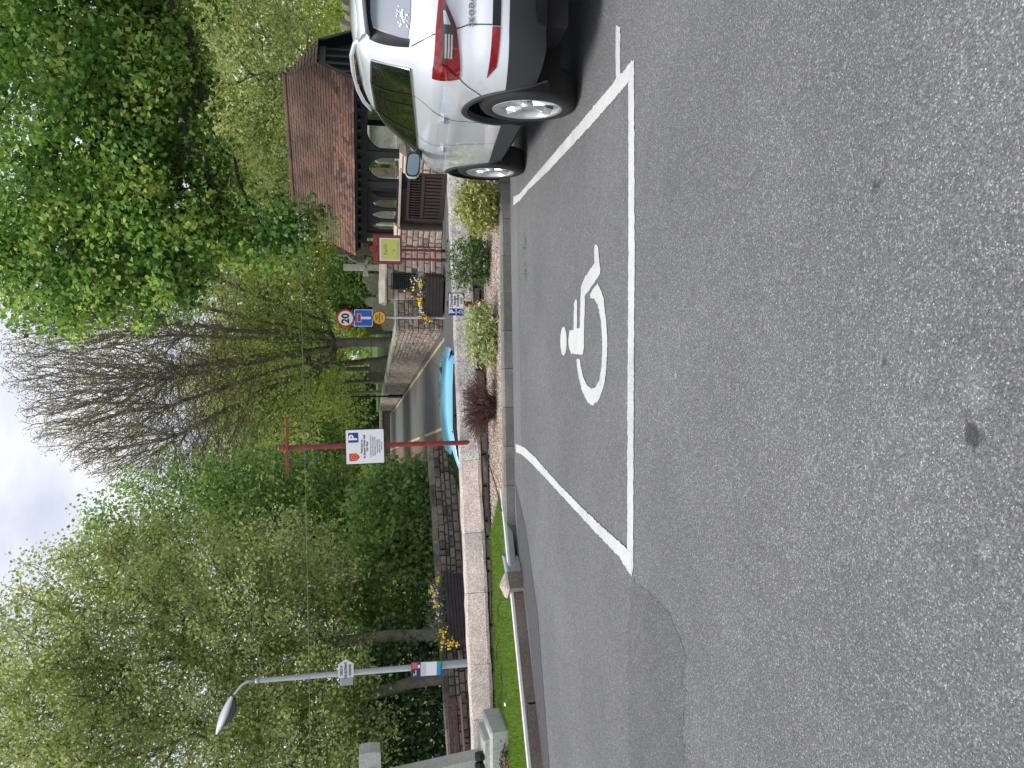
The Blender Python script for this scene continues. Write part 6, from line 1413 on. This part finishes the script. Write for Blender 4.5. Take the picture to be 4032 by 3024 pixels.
def npn(x0, y0, x1, y1, mat, name='panel_print', z_=.0065): MB().prism([(x0, y0), (x1, y0), (x1, y1), (x0, y1)], z_, z_+.001, NP).build(name, mat, b)
npn(-.15, -.31, .15, .125, M['sign_white']); npn(-.15, .125, .15, .315, plain('panel_navy', (.02, .05, .09), .4)); npn(.02, .20, .15, .315, plain('panel_coral', (.75, .10, .08), .4), z_=.008); npn(-.15, -.315, .075, -.225, plain('panel_blue', (.03, .28, .62), .4), z_=.008); npn(.075, -.315, .15, -.225, plain('panel_green', (.06, .42, .08), .4), z_=.008)
for k in range(5): npn(-.14, .108-k*.022, .13, .100-k*.022, plain('panel_grey', (.35, .37, .42), .5), z_=.008)
npn(.03, .14, .10, .19, M['sign_white'], z_=.0085); npn(-.13, .225, -.01, .24, M['sign_white'], z_=.0085); npn(-.14, .265, -.08, .28, M['sign_white'], z_=.0085)
n3 = aty(1590, 2618, SLY)[2]
for k, ch in enumerate('929'): text(ch, .075, M['sign_white'], Matrix.Translation((lpx(n3)-.02, -.076, n3+.05-k*.055)) @ FACE, sp, bold=.002, name='pole_number')
# black lamp column down the lane
BY = 49.0; q = onz(1586, 1560, 0); bl = thing('lamp_column', 'slim black lamp column at the right edge of the lane', 'lamp post', (q[0], q[1], 0)); zt_ = aty(1385, 1562, q[1])[2]
MB().lathe([(.14, -.05), (.14, .12), (.11, .16), (.11, .95), (.075, 1.02)], 12).build('base', bk, bl, smooth=True, auto=40); MB().lathe([(.06, 1.02), (.05, 2.2), (.038, zt_), (.05, zt_+.05), (.0, zt_+.15)], 10).build('shaft', bk, bl, smooth=True, auto=40)
# overhead line
wa, wb = aty(1203, 3024, 15.0), aty(1130, 0, 15.0); wd3 = wb-wa; pts = [wa-wd3*.9+wd3*2.8*t+np.array([0, 0, -.25*math.sin(math.pi*t)+.12]) for t in np.linspace(0, 1, 30)]
tag(MB().tube(pts, .006, 5).build('overhead_line', plain('green_grey_cable', (.10, .13, .10), .6)), 'thin overhead cable crossing above the road', 'cable')
# ------------------------------------------------------------------ war memorial
MX, MYF = -4.06, 8.75; zl = lawnz(-4.3, 8.8)
wm = thing('war_memorial', 'pale grey granite memorial cross with stepped plinth on the lawn', 'memorial', (MX-.72, MYF+.33, zl)); GG = M['granite_grey']
pz1 = aty(1933, 2937, MYF)[2]-zl
def tier(x0, x1, y0, y1, z0, z1, bev, name):
    a = [(x0, y0), (x1, y0), (x1, y1), (x0, y1)]; vs = [(p_[0], p_[1], z0) for p_ in a]+[(p_[0], p_[1], z1-bev) for p_ in a]+[(p_[0]+(bev if p_[0] == x0 else -bev), p_[1]+(bev if p_[1] == y0 else -bev), z1) for p_ in a]
    return MB().add(vs, [(0, 1, 5, 4), (1, 2, 6, 5), (2, 3, 7, 6), (3, 0, 4, 7), (4, 5, 9, 8), (5, 6, 10, 9), (6, 7, 11, 10), (7, 4, 8, 11), (8, 9, 10, 11), (3, 2, 1, 0)]).build(name, GG, wm)
p1 = tier(-.72, .72, -.33, .33, -.1, pz1, .022, 'plinth'); tier(-.60, .60, -.25, .25, pz1-.02, pz1+.075, .02, 'upper_step')
hz1 = aty(1497, 2950, MYF+.33)[2]-zl; hz2 = aty(1415, 2950, MYF+.33)[2]-zl
b0, b1 = .34, .20
def tap(x_, z_): return b0+(b1-b0)*(z_-pz1)/(hz1-pz1)
sw = lambda z_: tap(0, z_)
ol = [(-b0, pz1+.05), (b0, pz1+.05), (b1, hz1-.01), (.53, hz1), (.545, (hz1+hz2)/2), (.53, hz2), (b1*.92, hz2+.01), (b1*.8, hz2+.62), (-b1*.8, hz2+.62), (-b1*.92, hz2+.01), (-.53, hz2), (-.545, (hz1+hz2)/2), (-.53, hz1), (-b1, hz1-.01)]
MB().prism(ol, -.13, .13, FACE).build('cross', GG, wm)
br_ = plain('dark_bronze', (.035, .033, .03), .4, metal=.6); MB().box((0, -.145, (hz1+hz2)/2), (.72, .02, .022)).build('sword_guard', br_, wm)
MB().box((0, -.142, hz1-.45), (.05, .018, .95)).build('sword_blade', br_, wm); MB().box((0, -.145, hz2+.07), (.03, .02, .22)).build('sword_grip', br_, wm)
for x_ in (.28, .40): MB().lathe([(.0, .10), (.045, .09), (.06, .04), (.055, -.01)], 12, Matrix.Translation((x_, -.2, pz1+.075))).build('dark_pot', br_, wm)
tx = aty(1976, 2992, MYF)
for t, vx in (('ROW', 1976), ('DAY', 1993)):
    z_ = aty(vx, 2992, MYF)[2]-zl; text(t, .050, M['sign_black'], Matrix.Translation((tx[0]-(MX-.72), -.332, z_)) @ FACE, p1, bold=.0018, align='RIGHT', depth=.002)
wr = aty(2006, 2958, MYF-.02)
wt = thing('poppy_wreath', 'small red poppies with dark leaves laid against the memorial plinth', 'wreath', (wr[0], MYF-.06, lawnz(wr[0], MYF-.06)))
r_ = np.random.default_rng(3); P_ = np.stack([r_.normal(0, .05, 90), r_.normal(0, .02, 90), np.abs(r_.normal(.05, .035, 90))], -1); V, Fq = leaves(P_, .045, .5, 4); link('leaves', rawmesh('leaves', V, Fq, r_.uniform(0, .5, 90)), lm_dark, wt, 'stuff')
flowers(wt, [(.0, -.05, .09, (.012, .01, .012), 6), (-.12, -.04, .04, (.012, .01, .01), 3)], plain('poppy_red', (.36, .02, .025), .6), .016, 5)
# small dropped litter by the kerb
